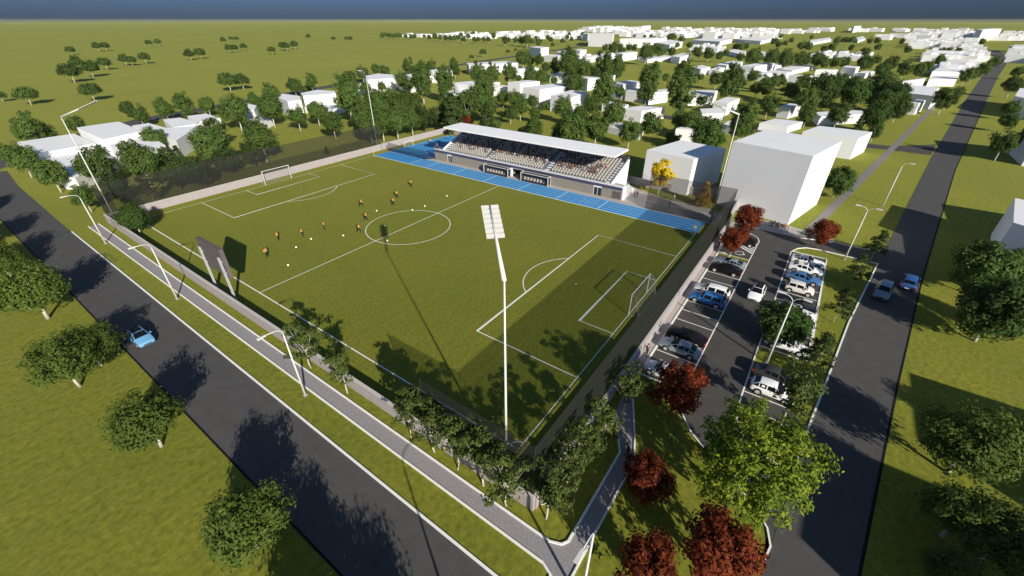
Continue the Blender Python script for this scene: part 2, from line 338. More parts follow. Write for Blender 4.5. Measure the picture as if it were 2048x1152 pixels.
# solid dark gate between the wall end and the plaza
g = tag(empty('gate', (74.4, -4.7, 0)), 'dark sheet metal gate at the plaza end of the parking lot wall', 'gate')
MB().box(-2.0, 2.1, -.05, .05, 0.1, 2.1).build('gate_leaf', M['dark'], g)
for x in (-2.08, 2.18): MB().box(x-.08, x+.08, -.09, .09, 0, 2.3).build('gate_post', M['steel'], g)

def net(pts, z0, z1, label, m, name='ball_net', step=8.0, cat='net', post=0.035):
    r = tag(empty(name, (pts[0][0], pts[0][1], 0)), label, cat); inv = Matrix.Translation((-pts[0][0], -pts[0][1], 0))
    v = []; f = []
    for p in pts: v += [(p[0], p[1], z0), (p[0], p[1], z1)]
    for k in range(len(pts)-1): f.append((2*k, 2*k+2, 2*k+3, 2*k+1))
    o = mesh('mesh_panel', v, f, m, r); o.matrix_parent_inverse = inv
    for q in pts: c = MB().tube([(q[0], q[1], 0), (q[0], q[1], z1)], post, 6).build('net_post', M['dark'], r); c.matrix_parent_inverse = inv
    return r
net([(-4.35, 9.0), (-4.35, -4.65), (73.9, -4.65), (73.9, 13.9)], HW+.1, 8.6, 'tall dark ball net behind the near goal, wrapped round both corners', M['net'], step=9.8)
net([(-4.35, 95.5), (-4.35, 108.9), (73.0, 108.9)], HW+.1, 8.6, 'tall dark ball net above the brick wall behind the far goal', M['net'], step=9.8)
net([(73.3, 105.8), (73.0, 88.0), (75.6, 86.2)], 0.1, 2.9, 'low dark blue mesh fence between the track and the blue court', M['fence'], 'mesh_fence', 3.0, 'fence', 0.04)
net([(73.8, 13.9), (73.8, -2.4)], 0.08, 2.0, 'grey mesh fence between the track and the plaza', M['net'], 'mesh_fence', 3.4, 'fence', 0.04)

# ---------------------------------------------------------------- floodlights
M['lamp'] = mat('lamp_housing', (0.50, 0.50, 0.48), 0.6, 0.3)
def floodlight(x, y, dx, dy, label):
    r = tag(empty('floodlight', (x, y, 0), math.atan2(dy, dx)), label, 'floodlight', 'floodlights at the corners of the pitch')
    MB().tube([(0, 0, 0), (0, 0, 22.9)], [0.145, 0.065], 12).build('pole', M['wmetal'], r, True)
    MB().box(-.32, .32, -.32, .32, 0, .12).build('base_plate', M['steel'], r)
    A = Vector((0, 0, 22.85)); d = Vector((7.6, 0, 2.7)).normalized(); B = A+d*8.15
    MB().tube([A, A+d*4.2, B], [0.17, .13, .10], 10).build('arm', M['wmetal'], r, True)
    n = Vector((-d.z, 0, d.x))
    for k in range(7):
        for s in (-1, 1):
            c = A+d*(4.55+k*0.56)+Vector((0, s*0.40, 0)); mb = MB(); v = []
            tl = 0.2
            for zz in (-.05, .05):
                for (a, b_) in ((-.18, -.32), (.18, -.32), (.18, .32), (-.18, .32)):
                    v.append(c+d*a+Vector((0, b_, 0))+n*(zz+a*tl))
            mb.add(v, [(3, 2, 1, 0), (4, 5, 6, 7), (0, 1, 5, 4), (1, 2, 6, 5), (2, 3, 7, 6), (3, 0, 4, 7)])
            mb.build('lamp', M['lamp'], r)
    return r
floodlight(-3.2, -0.8, .70, .71, 'tall white floodlight mast in the near corner, its lamp panel seen from above')
floodlight(-4.0, 104.2, .66, -.75, 'tall white floodlight mast at the left corner beside the street wall')
floodlight(72.2, 110.1, -.75, -.66, 'tall white floodlight mast at the far corner beside the blue court')
floodlight(74.4, -1.0, -.66, .75, 'tall white floodlight mast standing beside the plaza gate')

# ---------------------------------------------------------------- street lamps
def street_lamp(x, y, dx, dy, h, reach, label, double=False):
    r = tag(empty('street_lamp', (x, y, 0), math.atan2(dy, dx)), label, 'street lamp', 'white street lamps')
    MB().tube([(0, 0, 0), (0, 0, h-.9)], [0.14, 0.065], 10).build('pole', M['wmetal'], r, True)
    MB().box(-.24, .24, -.24, .24, 0, .08).build('base_plate', M['steel'], r)
    for s in ((1, -1) if double else (1,)):
        pts = [(0, 0, h-.95)]+[(s*(0.9-0.9*math.cos(R(a))), 0, h-.9+0.75*math.sin(R(a))) for a in (20, 45, 70, 88)]+[(s*reach, 0, h-.05)]
        MB().tube(pts, 0.045, 8).build('arm', M['wmetal'], r, True)
        mb = MB(); x0 = s*(reach-.1); x1 = s*(reach+.85)
        v = [(x0, -.13, h-.10), (x0, .13, h-.10), (x1, .20, h-.12), (x1, -.20, h-.12), (x0, -.11, h+.0), (x0, .11, h+.0), (x1, .16, h+.01), (x1, -.16, h+.01)]
        f = [(3, 2, 1, 0), (4, 5, 6, 7), (0, 1, 5, 4), (1, 2, 6, 5), (2, 3, 7, 6), (3, 0, 4, 7)]
        if s < 0: f = [q[::-1] for q in f]
        mb.add(v, f).build('lamp_head', M['wmetal'], r)
    return r
for x, y, h, lb in ((-8.6, 96.6, 10.6, 'white street lamp at the far left end of the footpath'), (-8.8, 61.8, 10.3, 'white street lamp across the footpath from the scoreboard'),
                    (-8.7, 25.5, 10.4, 'white street lamp beside the footpath nearest the blue car'), (-8.75, -12.0, 11.0, 'white street lamp at the bottom edge over the footpath bend')):
    street_lamp(x, y, -1, 0.0, h, 1.75, lb)
street_lamp(-18.9, -11.2, 1, 0, 10.3, 1.75, 'white street lamp out of view whose shadow crosses the footpath')
street_lamp(30.2, -19.2, 0.1, 1, 10.7, 1.0, 'white twin arm lamp rising through the green tree in the parking lot', True)
street_lamp(70.7, -26.4, .1, 1, 10.6, 1.1, 'white twin arm lamp beside the parking lot entrance road', True)
street_lamp(109.2, -32.9, -0.1, -1, 10.7, 1.2, 'white single arm lamp on the grass by the main road bend')

# ---------------------------------------------------------------- scoreboard
r = tag(empty('scoreboard', (-3.5, 56.7, 0)), 'big dark scoreboard on two pairs of pale posts beside the street wall', 'scoreboard')
MB().box(0.25, 0.85, -3.9, 3.9, 4.3, 9.3).build('panel', mat('scoreboard_back', (0.105, 0.092, 0.090), 0.8, 0.2, noise=.05, scale=.6), r)
MB().box(0.851, 0.90, -3.7, 3.7, 4.5, 9.1).build('display', M['black'], r)
for y in (-3.3, 3.2):
    for d in (-.22, .22):
        MB().box(-.08, .14, y+d-.06, y+d+.06, 0, 7.9).build('post', M['steel'], r)
    mb = MB()
    for k in range(6): mb.box(-.05, .11, y-.16, y+.16, .8+k*1.15, .9+k*1.15)
    mb.build('brace', M['steel'], r)
    for z in (5.2, 7.2): MB().box(.141, .25, y-.3, y+.3, z-.08, z+.08).build('bracket', M['steel'], r)

# ---------------------------------------------------------------- goals
def goal(x, y, rz, label, w_=7.6, h=3.75, d=1.7):
    r = tag(empty('goal', (x, y, 0), rz), label, 'goal', 'football goals')
    q = 0.075; a = w_/2
    for s in (-a, a): MB().tube([(s, 0, 0), (s, 0, h)], q, 8).build('post', M['wmetal'], r)
    MB().tube([(-a-q, 0, h), (a+q, 0, h)], q, 8).build('crossbar', M['wmetal'], r)
    mb = MB()
    for s in (-a, a): mb.tube([(s, 0, h), (s, -.6, h-.1), (s, -d, 0.05)], .025, 6); mb.tube([(s, 0, .05), (s, -d, .05)], .025, 6)
    mb.tube([(-a, -d, .05), (a, -d, .05)], .025, 6); mb.build('rear_frame', M['steel'], r)
    v = [(-a, -.02, h), (a, -.02, h), (a, -.6, h-.1), (-a, -.6, h-.1), (a, -d, .05), (-a, -d, .05), (-a, -.02, .05), (a, -.02, .05)]
    mesh('net', v, [(0, 1, 2, 3), (3, 2, 4, 5), (0, 3, 5, 6), (1, 7, 4, 2)], M['goalnet'], r)
    return r
goal(W/2+.3, 0, 0, 'white football goal in the shade near the parking lot wall')
goal(W/2, L, math.pi, 'white football goal in front of the far brick wall')
g = goal(81.7, 104.6, math.pi, 'small white handball goal on the blue court', 4.0, 2.1, 1.1); g.name = 'handball_goal'; del g['group']

# corner flags
def flag(x, y, label):
    r = tag(empty('corner_flag', (x, y, 0)), label, 'flag', 'corner flags')
    MB().tube([(0, 0, 0), (0, 0, 1.6)], .03, 6).build('pole', M['wmetal'], r)
    MB().box(-.01, .01, 0, .55, 1.05, 1.58).build('flag', mat('yellow_cloth', (.75, .62, .05), .8), r)
flag(0.15, 0.15, 'yellow corner flag at the near corner arc'); flag(W-.15, 0.15, 'yellow corner flag beside the shaded end of the blue track')
flag(W-.1, L-.1, 'yellow corner flag near the far floodlight'); flag(.15, L-.15, 'yellow corner flag behind the tree at the street wall')

# ---------------------------------------------------------------- dugouts
def dugout(y0, y1, label):
    r = tag(empty('dugout', (72.6, (y0+y1)/2, 0)), label, 'dugout', 'dugouts beside the track'); a = (y1-y0)/2
    x0, x1, h = 1.0, 2.4, 2.5
    q = .07
    for s in (-a, a):
        mb = MB()
        for x in (x0, x1): mb.box(x-q, x+q, s-q, s+q, 0.02, h)
        mb.box(x0+q, x1-q, s-q+.01, s+q-.01, h-2*q, h-.002); mb.build('side_frame', M['wmetal'], r)
        MB().box(x0+q, x1-q, s-.03, s+.03, .3, h-2*q-.01).build('side_glass', M['dugglass'], r)
    mb = MB()
    for x in (x0, x1): mb.box(x-q+.01, x+q-.01, -a+q, a-q, h-2*q, h-.004)
    mb.build('roof_beam', M['wmetal'], r)
    MB().box(x0+q, x1-q, -a+q, a-q, h-.12, h-.07).build('roof_panel', M['dugglass'], r)
    MB().box(x1-.05, x1+.02, -a+q, a-q, .05, h-2*q-.01).build('back_panel', M['dugback'], r)
    MB().box(x0-.03, x0+.03, -a+q, a-q, .05, .55).build('front_board', M['dark'], r)
    n = 8
    for k in range(n):
        y = -a+.75+(2*a-1.5)*k/(n-1); mb = MB(); mb.box(x1-.75, x1-.3, y-.27, y+.27, .42, .52); mb.box(x1-.34, x1-.24, y-.27, y+.27, .52, 1.05)
        mb.build('seat', M['seat'], r)
    return r
M['dugglass'] = mat('smoked_glass', (0.03, 0.035, 0.05), 0.15, 0.5)
M['dugback'] = mat('dugout_back', (.10, .10, .11), .5, .4)
M['seat'] = mat('seat_plastic', (0.50, 0.47, 0.43), 0.6, 0.35)
dugout(54.9, 63.7, 'white framed dugout left of the players passage'); dugout(41.4, 50.3, 'white framed dugout right of the players passage')

# ---------------------------------------------------------------- grandstand
st = tag(empty('grandstand', (75.3, 53, 0)), 'long grandstand with brick front, rows of pale seats and white flat roof', 'grandstand')
Y0, Y1 = -32.2, 32.4; HB = 3.25                         # local y along the pitch, local x away from it
glass = mat('door_glass', (0.02, 0.025, 0.03), 0.1, 0.6)
def wseg(a, b): return MB().box(0, .25, a, b, 0, HB)
mb = MB()
cut = [(Y0, -25.9-.75), (-24.9+.55, -2.5), (1.9, 25.0), (26.9, Y1)]
for a, b in cut: mb.box(0, .25, a, b, 0, HB)
for a, b in ((-26.65, -24.35), (-2.5, 1.9), (25.0, 26.9)): mb.box(.002, .248, a, b, 2.95, HB-.002)
mb.build('front_wall', M['stand'], st)
for a, b in ((-26.65, -24.35), (25.0, 26.9)):
    d = MB().box(.02, .2, a, b, 2.15, 2.949).build('fascia_panel', M['white'], st)
    d = mesh('door', *(lambda q: (q.v, q.f))(MB().box(.14, .18, a+.12, b-.12, 0, 2.149)), glass, st)
    mb = MB(); mb.box(.06, .22, a, a+.119, 0, 2.149); mb.box(.06, .22, b-.119, b, 0, 2.149); mb.box(.10, .139, (a+b)/2-.06, (a+b)/2+.06, .01, 2.14); mb.build('door_frame', M['wmetal'], d)
d = MB(); d.box(-.06, .30, -2.5, -2.15, 0, 2.949); d.box(-.06, .30, 1.55, 1.9, 0, 2.949); d.box(-.05, .29, -2.149, 1.549, 2.45, 2.94); d.build('passage_frame', M['white'], st)
MB().box(3.0, 3.1, -2.5, 1.9, 0, 2.9).build('passage_door', M['dark'], st)
MB().box(.3, 3.0, 1.9, 2.05, 0, 2.9).build('passage_wall', M['stand'], st)
MB().box(-.03, -.002, -31.9, -29.6, .25, 2.1).build('vent_panel', mat('vent_grille', (0.10, .09, .085), .8), st)
# walkway, navy edge and seating tiers
MB().box(-.25, 1.0, Y0, Y1, HB+.001, HB+.16).build('walkway', M['white'], st)
MB().box(-.33, -.251, Y0-.02, Y1, HB-.45, HB+.12).build('edge_band', mat('navy_band', (0.06, 0.06, 0.13), .6), st)
mb = MB(); mb.tube([(-.15, Y0, HB+1.0), (-.15, Y1, HB+1.0)], .035, 6); mb.tube([(-.15, Y0, HB+.6), (-.15, Y1, HB+.6)], .02, 6)
for k in range(34): y = Y0+.1+(Y1-Y0-.2)*k/33; mb.tube([(-.15, y, HB+.16), (-.15, y, HB+1.0)], .03, 6)
mb.build('railing', M['steel'], st)
NR, RD, RH = 10, 0.95, 0.36
T0, T1 = -28.6, 29.2
mb = MB()
for k in range(NR): mb.box(1.001+k*RD, 1.0+(k+1)*RD+(.001 if k < NR-1 else .5), T0, T1, HB-.4, HB+.16+(k)*RH+.002)
mb.build('tiers', mat('tier_concrete', (0.15, .15, .19), .9, noise=.06, scale=1), st)
xb = 1.0+NR*RD
poly = [(1.0, HB-.6), (1.0, HB+.5)]+[(xb, HB+NR*RH+.5), (xb+.5, HB+NR*RH+.5), (xb+.5, 0), (2.2, 0), (2.2, HB-.6)]
for y in (T0-.3, T1):
    v = [(x, y, z) for x, z in poly]+[(x, y+.298, z) for x, z in poly]; n = len(poly)
    MB().add(v, [tuple(range(n)), tuple(range(2*n-1, n-1, -1))]+[(k, n+k, n+(k+1) % n, (k+1) % n) for k in range(n)]).build('end_wall', M['white'], st)
MB().box(xb+.2, xb+.45, T0+.001, T1-.001, .01, HB+NR*RH+1.3).build('rear_wall', mat('dark_rear', (0.05, .05, .055), .8), st)
mb = MB()
for y in (T0-.15,): 
    for k in range(6): mb.tube([(2.4+k*1.7, y, HB+.5+k*1.7*RH/RD), (2.4+k*1.7, y, HB+1.6+k*1.7*RH/RD)], .03, 6)
    mb.tube([(2.4, y, HB+1.6), (2.4+5*1.7, y, HB+1.6+5*1.7*RH/RD)], .03, 6); mb.tube([(2.4, y, HB+1.05), (2.4+5*1.7, y, HB+1.05+5*1.7*RH/RD)], .02, 6)
mb.build('side_railing', M['steel'], st)
# white end block with a small gable, and the stair behind it
v = [(.252, Y0-.22, 0), (2.2, Y0-.22, 0), (2.2, Y0-.22, 3.0), (1.2, Y0-.22, 3.75), (.252, Y0-.22, 3.2)]; v2 = [(a, b+.2, c) for a, b, c in v]
MB().add(v+v2, [(0, 1, 2, 3, 4), (9, 8, 7, 6, 5)]+[(k, 5+k, 5+(k+1) % 5, (k+1) % 5) for k in range(5)]).build('gable_wall', M['white'], st)
mb = MB()
for k in range(14): mb.box(2.25+k*.38, 2.25+(k+1)*.38-.001, Y0-.1, T0-.42, 0, max(.2, HB-.22*k))
mb.build('stair', M['pave'], st)
v = [(2.25, Y0-.24, 0), (7.6, Y0-.24, 0), (7.6, Y0-.24, 1.0), (2.25, Y0-.24, 3.9)]; v2 = [(a, b+.14, c) for a, b, c in v]
MB().add(v+v2, [(0, 1, 2, 3), (7, 6, 5, 4)]+[(k, 4+k, 4+(k+1) % 4, (k+1) % 4) for k in range(4)]).build('stair_parapet', M['white'], st)
# white steps of the aisles
AIS = (-27.7, -9.2, 11.2, 28.3)
for ya in AIS:
    mb = MB()
    for k in range(NR): mb.box(1.0+k*RD-.34, 1.0+k*RD-.001, ya-.62, ya+.62, HB+.162+(k-1)*RH+.003 if k else HB+.163, HB+.16+(k-1)*RH+.19 if k else HB+.30)
    mb.build('aisle_steps', M['white'], st)
# seats: one mesh, the nearest 100 as their own parts and the rest as one
def seat_shape(mb, x, y, z): 
    mb.box(x+.10, x+.52, y-.26, y+.26, z+.30, z+.38); mb.box(x+.50, x+.60, y-.26, y+.26, z+.38, z+.80); mb.box(x+.2, x+.4, y-.06, y+.06, z+.001, z+.30)
sm = MB(); seat_shape(sm, 0, 0, 0)
seats = []
for k in range(NR):
    for j in range(int((T1-T0)/.92)):
        y = T0+1.0+j*.92
        if y > T1-.5 or any(abs(y-a) < 1.0 for a in AIS): continue
        seats.append((1.0+k*RD+.12, y, HB+.162+k*RH))
seats.sort(key=lambda s: (s[1]+32)*1.0+s[0]*2.2)
first = None
for s in seats[:100]:
    if first is None: first = sm.build('seat', M['seat'], st); o = first
    else: o = obj_copy(first, st)
    o.location = s
mb = MB()
for s in seats[100:]: seat_shape(mb, *s)
tag(mb.build('seat', M['seat'], st), kind='stuff')
# roof and its posts
rx0, rx1, rz = -1.3, 6.9, 10.6
rf = MB(); rf.box(rx0, rx1, -29.7, 26.4, rz, rz+.42); rf.build('roof', mat('roof_white', (.84, .84, .85), .7, noise=.02, scale=.3), st)
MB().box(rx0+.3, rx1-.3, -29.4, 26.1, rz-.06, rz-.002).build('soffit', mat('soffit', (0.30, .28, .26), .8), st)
for k in range(9):
    y = -26.5+k*6.55; mb = MB(); mb.tube([(xb+.1, y, HB), (xb-.1, y, HB+NR*RH+1.2), (rx1-.9, y, rz-.07)], .11, 6); mb.tube([(xb-.2, y, HB+NR*RH+.8), (rx0+3.5, y, rz-.1)], .05, 6); mb.build('roof_post', M['dark'], st)
# ---------------------------------------------------------------- white massing buildings
BLD = []          # (name, photo x, photo y, half width in the photo) for describing the trees beside them
def roof_poly(h, pts):
    q = [at(a, b, h) for a, b in pts]
    if len(q) == 3: q.append(q[1]+q[2]-q[0]); q = [q[1], q[0], q[2], q[3]]
    return [(v.x, v.y) for v in q]
def house(h, pts, label, short=None, cat='house', name='white_house', group=None, extra=()):
    P = roof_poly(h, pts); c = Vector((sum(p[0] for p in P)/len(P), sum(p[1] for p in P)/len(P)))
    mb = MB(); mb.prism([(p[0]-c.x, p[1]-c.y) for p in P], -0.02, h)
    o = mb.build(name, M['white']); o.location = (c.x, c.y, 0); tag(o, label, cat, group)
    pr = [proj((p[0], p[1], h)) for p in P]
    BLD.append((short, sum(p[0] for p in pr)/len(pr), sum(p[1] for p in pr)/len(pr), (max(p[0] for p in pr)-min(p[0] for p in pr))/2))
    return o
def hbase(ax, ay, by):
    "height of a wall whose roof corner is seen at (ax, ay) and whose foot is seen at the height by"
    lo, hi = 0.5, 40
    for _ in range(40):
        m = (lo+hi)/2; g = at(ax, ay, m); y = proj((g.x, g.y, 0))[1]
        if y < by: lo = m
        else: hi = m
    return lo
def H(ax, ay, by, pts, label, short=None, **k): return house(hbase(ax, ay, by), [(ax, ay)]+list(pts), label, short, **k)
# left of the pitch
house(5.2, [(33, 284), (148, 267), (190, 287), (75, 307)], 'long low white house at the left behind the roadside trees', 'leftmost white house')
house(3.6, [(74, 308), (189, 288), (228, 318), (150, 356), (118, 352)], 'lower white house in front of the leftmost long white house', 'lower leftmost house')
house(7.0, [(153, 255), (237, 243), (285, 262), (206, 279)], 'big white house with a slanted roof edge behind the left floodlight', 'big house behind the left floodlight')
house(5.4, [(206, 281), (285, 263), (330, 290), (250, 312)], 'white annex in front of the big house behind the left floodlight', 'annex behind the left floodlight')
house(5.6, [(264, 251), (297, 246), (333, 256), (398, 251), (352, 281), (326, 272)], 'wide white house between two large trees left of the far goal', 'wide white house left of the far goal')
house(5.0, [(326, 239), (360, 235), (400, 247), (345, 255)], 'white house with a notch roof beside the back road, left', 'notched white house')
house(5.0, [(374, 232), (412, 227), (440, 236), (400, 243)], 'small white house half hidden by trees beside the back road', 'half hidden white house')
house(6.2, [(481, 210), (491, 206.5), (514, 211), (508, 219), (487, 216)], 'narrow white house between two trees left of the far goal net', 'narrow white house')
house(2.6, [(495, 237), (520, 233), (544, 238), (528, 246)], 'low pale shed behind a tree trunk left of the far net', 'low shed')
house(7.0, [(547, 190), (568, 187.5), (599, 192), (602, 200), (575, 203)], 'tall white house with a small tree in front of its right corner', 'tall white house left of the paired tree')
house(5.4, [(601, 186), (634, 179.5), (669.4, 182), (671, 187), (606, 192)], 'wide white house alone above the far net', 'wide white house above the far net')
house(2.6, [(609, 214), (640, 209), (690, 212), (662, 220)], 'low white wing in front of the wide white house above the far net', 'low wing above the far net')
house(6.8, [(728, 152), (756, 147), (792, 149.5), (790, 156), (735, 160)], 'wide white house right behind the far floodlight head', 'house behind the far floodlight')
house(3.0, [(713, 169), (730, 166), (741, 176), (716, 178)], 'small low white annex left of the house behind the far floodlight', 'small annex')
house(4.0, [(795, 165), (835, 158), (855, 162), (820, 172)], 'low pale house in tree shade right of the far floodlight', 'low pale house')
house(5.4, [(808, 150), (832, 146), (862, 148), (835, 156)], 'white house half hidden by a round tree behind the far trees', 'half hidden house')
house(7.6, [(853, 141), (881, 137), (905, 140.5), (873, 143)], 'tall white house with a grey left face between two round trees', 'tall house with the grey face')
H(941, 170, 192, [(902.6, 165.5), (1000, 164.5)], 'wide white house with a grey end behind the trees above the grandstand', 'wide house above the grandstand roof')
house(2.8, [(889, 182), (920, 178), (935, 183), (902, 188)], 'low white annex at the left of the wide house above the grandstand', 'low annex above the grandstand')
H(1013, 174, 194, [(987, 172), (1016, 171)], 'small white cube between the wide house and the twin tall houses', 'small white cube')
H(1040, 166.8, 201, [(1015.5, 164.2), (1079.7, 162.5)], 'tall white house at the left of the pair above the grandstand', 'tall left twin house')
H(1079.7, 179, 214.6, [(1045, 174.6), (1145.7, 170.3)], 'largest white house of the pair above the grandstand, with a grey left face', 'largest twin house')
H(1137.8, 196.3, 228, [(1101, 191), (1178, 184.5)], 'white house right of the largest pair, half hidden by a round tree', 'house right of the pair')
H(938, 131, 150, [(933, 126), (1036, 126)], 'long white house beside the back road behind three round trees', 'long house beside the back road')
H(1032, 140, 157, [(1028, 137), (1077, 136.4)], 'white house right of the long house beside the back road', 'house right of the long house')
H(1123, 150.3, 166.8, [(1100, 149), (1137, 146)], 'small white house with a shaded corner behind a small tree', 'small house with the shaded corner')
H(1176, 158, 182, [(1163, 154.5), (1231, 150.3)], 'white house with a blue shaded end beside a tall round tree', 'house with the blue shaded end')
H(1081.4, 96.5, 113, [(1059, 94), (1098, 94.5)], 'white block standing alone beside the far bend of the back road', 'lone white block')
H(1115, 113, 125, [(1088, 111), (1128, 110.5)], 'low white house right of the lone white block', 'low house by the lone block')
H(1124, 106, 116, [(1113, 103.5), (1142, 101.7)], 'small white house behind the low house near the lone block', 'small house by the lone block')
H(1160, 101.7, 114, [(1147.4, 100), (1173.4, 99)], 'small white cube in the far rows right of the lone block', 'small far cube')
H(1171, 116.5, 128, [(1165, 114), (1199, 111)], 'white house with a flat terrace in the far rows', 'terrace house')
H(1205, 112, 122, [(1198, 110), (1232, 108)], 'low white house between two far rows of trees', 'low far house')
H(1245.7, 107.8, 123, [(1231, 106), (1275, 104)], 'white house with a grey left face in the far rows', 'grey faced far house')
H(1295, 118.5, 126, [(1276, 114.5), (1350, 113.5)], 'long low white house behind a row of round trees', 'long low far house')
H(1360, 115, 128, [(1343, 112), (1382, 108)], 'white house beside a tall dark tree in the far rows', 'house by the tall dark tree')
H(1247, 168.6, 200, [(1224.7, 165), (1282, 163.4)], 'white house with a round tree in front of its left face', 'house behind the small round tree')
H(1300, 187, 210, [(1297, 182), (1338, 182)], 'white house in blue shade between two tall trees', 'blue shaded house')
H(1370, 190, 211, [(1386, 180), (1424, 190.5)], 'white house right of the tallest tree in the village', 'house right of the tallest tree')
H(1455.6, 207.3, 232, [(1427.8, 204), (1480, 196.4)], 'white house with a shadow on its right face behind the right floodlight arm', 'house behind the floodlight arm')
H(1283.7, 222.5, 246, [(1245.5, 217), (1330.6, 214.7)], 'white house standing above the right end of the grandstand roof', 'house above the grandstand end')
H(1246, 213, 230, [(1204, 205.5), (1258, 209)], 'low white wing left of the house above the grandstand end', 'low wing')
H(1280, 268, 281, [(1216, 253), (1289, 255)], 'low white house behind the right end of the grandstand roof', 'low house behind the grandstand end')
H(1405, 228, 252, [(1400, 217.5), (1448, 226)], 'white house under the tip of the right floodlight', 'house under the floodlight tip')
house(4.2, [(1352, 257), (1400, 240), (1430, 246), (1405, 262)], 'pinkish white low house in the trees behind the cube with a shaded side', 'pinkish low house')
H(1472, 254.5, 271, [(1445, 249), (1488, 244)], 'low white house between two trees behind the right floodlight pole', 'low house behind the floodlight pole')
H(1576.6, 252.8, 267, [(1519, 246), (1606, 243.3)], 'wide white house directly behind the tallest white block', 'wide house behind the tallest block')
H(1581, 215.5, 238, [(1558, 212.5), (1602.6, 209.4)], 'white house with a dappled right wall left of the dense trees', 'house with the dappled wall')
H(1640, 233, 251, [(1631, 224), (1735, 228)], 'wide shaded house under the dense trees', 'wide shaded house')
H(1453.3, 131.3, 141, [(1432.5, 128.7), (1486, 123.5)], 'white house at the left of the long middle row', 'left house of the middle row')
H(1507, 134, 150, [(1480, 132), (1549, 126.5)], 'long white house with a dark shaded gap on its right in the middle row', 'long house of the middle row')
H(1550.5, 131.5, 141, [(1533, 130), (1574, 127)], 'short white house in the centre of the middle row', 'short centre house')
H(1584.4, 141.7, 150, [(1551.4, 137.4), (1630.4, 131.3)], 'longest white house of the middle row with a bright south wall', 'longest house of the middle row')
H(1573, 147, 161, [(1531, 144), (1583, 143)], 'low white house in front of the longest middle row house', 'low house in front of the middle row')
H(1530, 150, 163, [(1488, 146.5), (1548, 145)], 'low white house behind a lollipop tree', 'low house behind the lollipop tree')
H(1610, 153, 167, [(1577.4, 150.5), (1640, 151.5)], 'low grey faced house at the right of the middle row', 'grey faced house of the middle row')
H(1667.7, 140.5, 154, [(1632, 139), (1677, 139)], 'white house with a blue shaded end at the right of the middle row', 'blue ended house of the middle row')
H(1712, 136.5, 156, [(1685, 134), (1720, 133)], 'tall tilted looking white cube at the right of the middle row', 'tall cube of the middle row')
H(1732, 146.5, 157, [(1714.6, 145), (1750, 142.5)], 'low white house right of the tall cube in the middle row', 'low house right of the tall cube')
H(1430, 141, 152, [(1418, 138.5), (1450, 135)], 'white house with a grey face at the left end of the middle row', 'grey faced house at the left end')
H(1402, 138.5, 153, [(1385, 134), (1421, 134)], 'white house behind the tallest tree at the left end of the middle row', 'house behind the tallest tree')
H(1655, 162, 170, [(1622, 158), (1702, 152)], 'low white house in shade behind the dense trees', 'low house behind the dense trees')
# right row along the main road
H(1848, 158, 176, [(1803, 164), (1852, 155.5)], 'white house with a grey face at the left of the roadside row', 'left roadside house')
H(1914, 158.5, 173, [(1859, 158), (1917, 152)], 'wide white house beside the road trees in the roadside row', 'wide roadside house')
H(1868, 183, 200, [(1812, 177), (1880, 175)], 'low white house in the middle of the roadside row', 'middle roadside house')
H(1869, 192, 219, [(1815, 186), (1882, 183)], 'white house beside the walking path, behind the round tree', 'house at the end of the walking path')
H(1838, 207, 230, [(1818, 205), (1852, 200.5)], 'small white house nearest the walking path in the roadside row', 'nearest roadside house')
H(1931, 144, 156, [(1865, 143), (1936, 137)], 'long white roof in the roadside row with a blue shaded patch', 'long roadside roof')
# nearest blocks
H(1627, 312.4, 450.4, [(1466.7, 282.7), (1684.2, 282.3)], 'tallest white block, beside the motorcycles and the parking lot', 'tallest white block', cat='building', name='white_block')
H(1388, 319, 391, [(1294, 299.5), (1453, 297)], 'white cube block with a blue shaded side behind the yellow tree', 'cube block behind the yellow tree', cat='building', name='white_block')
H(1717, 277, 319, [(1606, 263), (1745, 264)], 'white block on the lawn right behind the tallest block', 'block on the lawn', cat='building', name='white_block')
# right edge of the picture
house(8.0, [(2030, 396), (2027, 445), (2110, 470), (2110, 412)], 'white block at the right edge, its side in blue shade behind the big trees', 'block at the right edge', cat='building', name='white_block')
house(8.0, [(2040, 176), (2030, 192), (2090, 204), (2095, 182)], 'blue shaded block at the upper right edge', 'blue shaded block', cat='building', name='white_block')
def shade_block(x0, x1, y0, y1, h, label):
    mb = MB(); mb.prism([(x0, y0), (x1, y0), (x1, y1), (x0, y1)], -.02, h); tag(mb.build('white_block', M['white']), label, 'building')
shade_block(176.6, 194.5, -84, -68.8, 9.0, 'white block at the right edge across the main road bend')
shade_block(16.5, 29.0, -67, -53.2, 9.0, 'white block out of view that shades the lawn on the right')
shade_block(-6.2, 7.3, -64, -50.2, 12.0, 'white block out of view that shades the main road at the bottom right')
shade_block(66, 84.2, -68, -52.5, 8.0, 'white block out of view that shades the road beside the entrance')
shade_block(93, 110.8, -78, -61.3, 8.0, 'white block out of view that shades the road past the entrance')
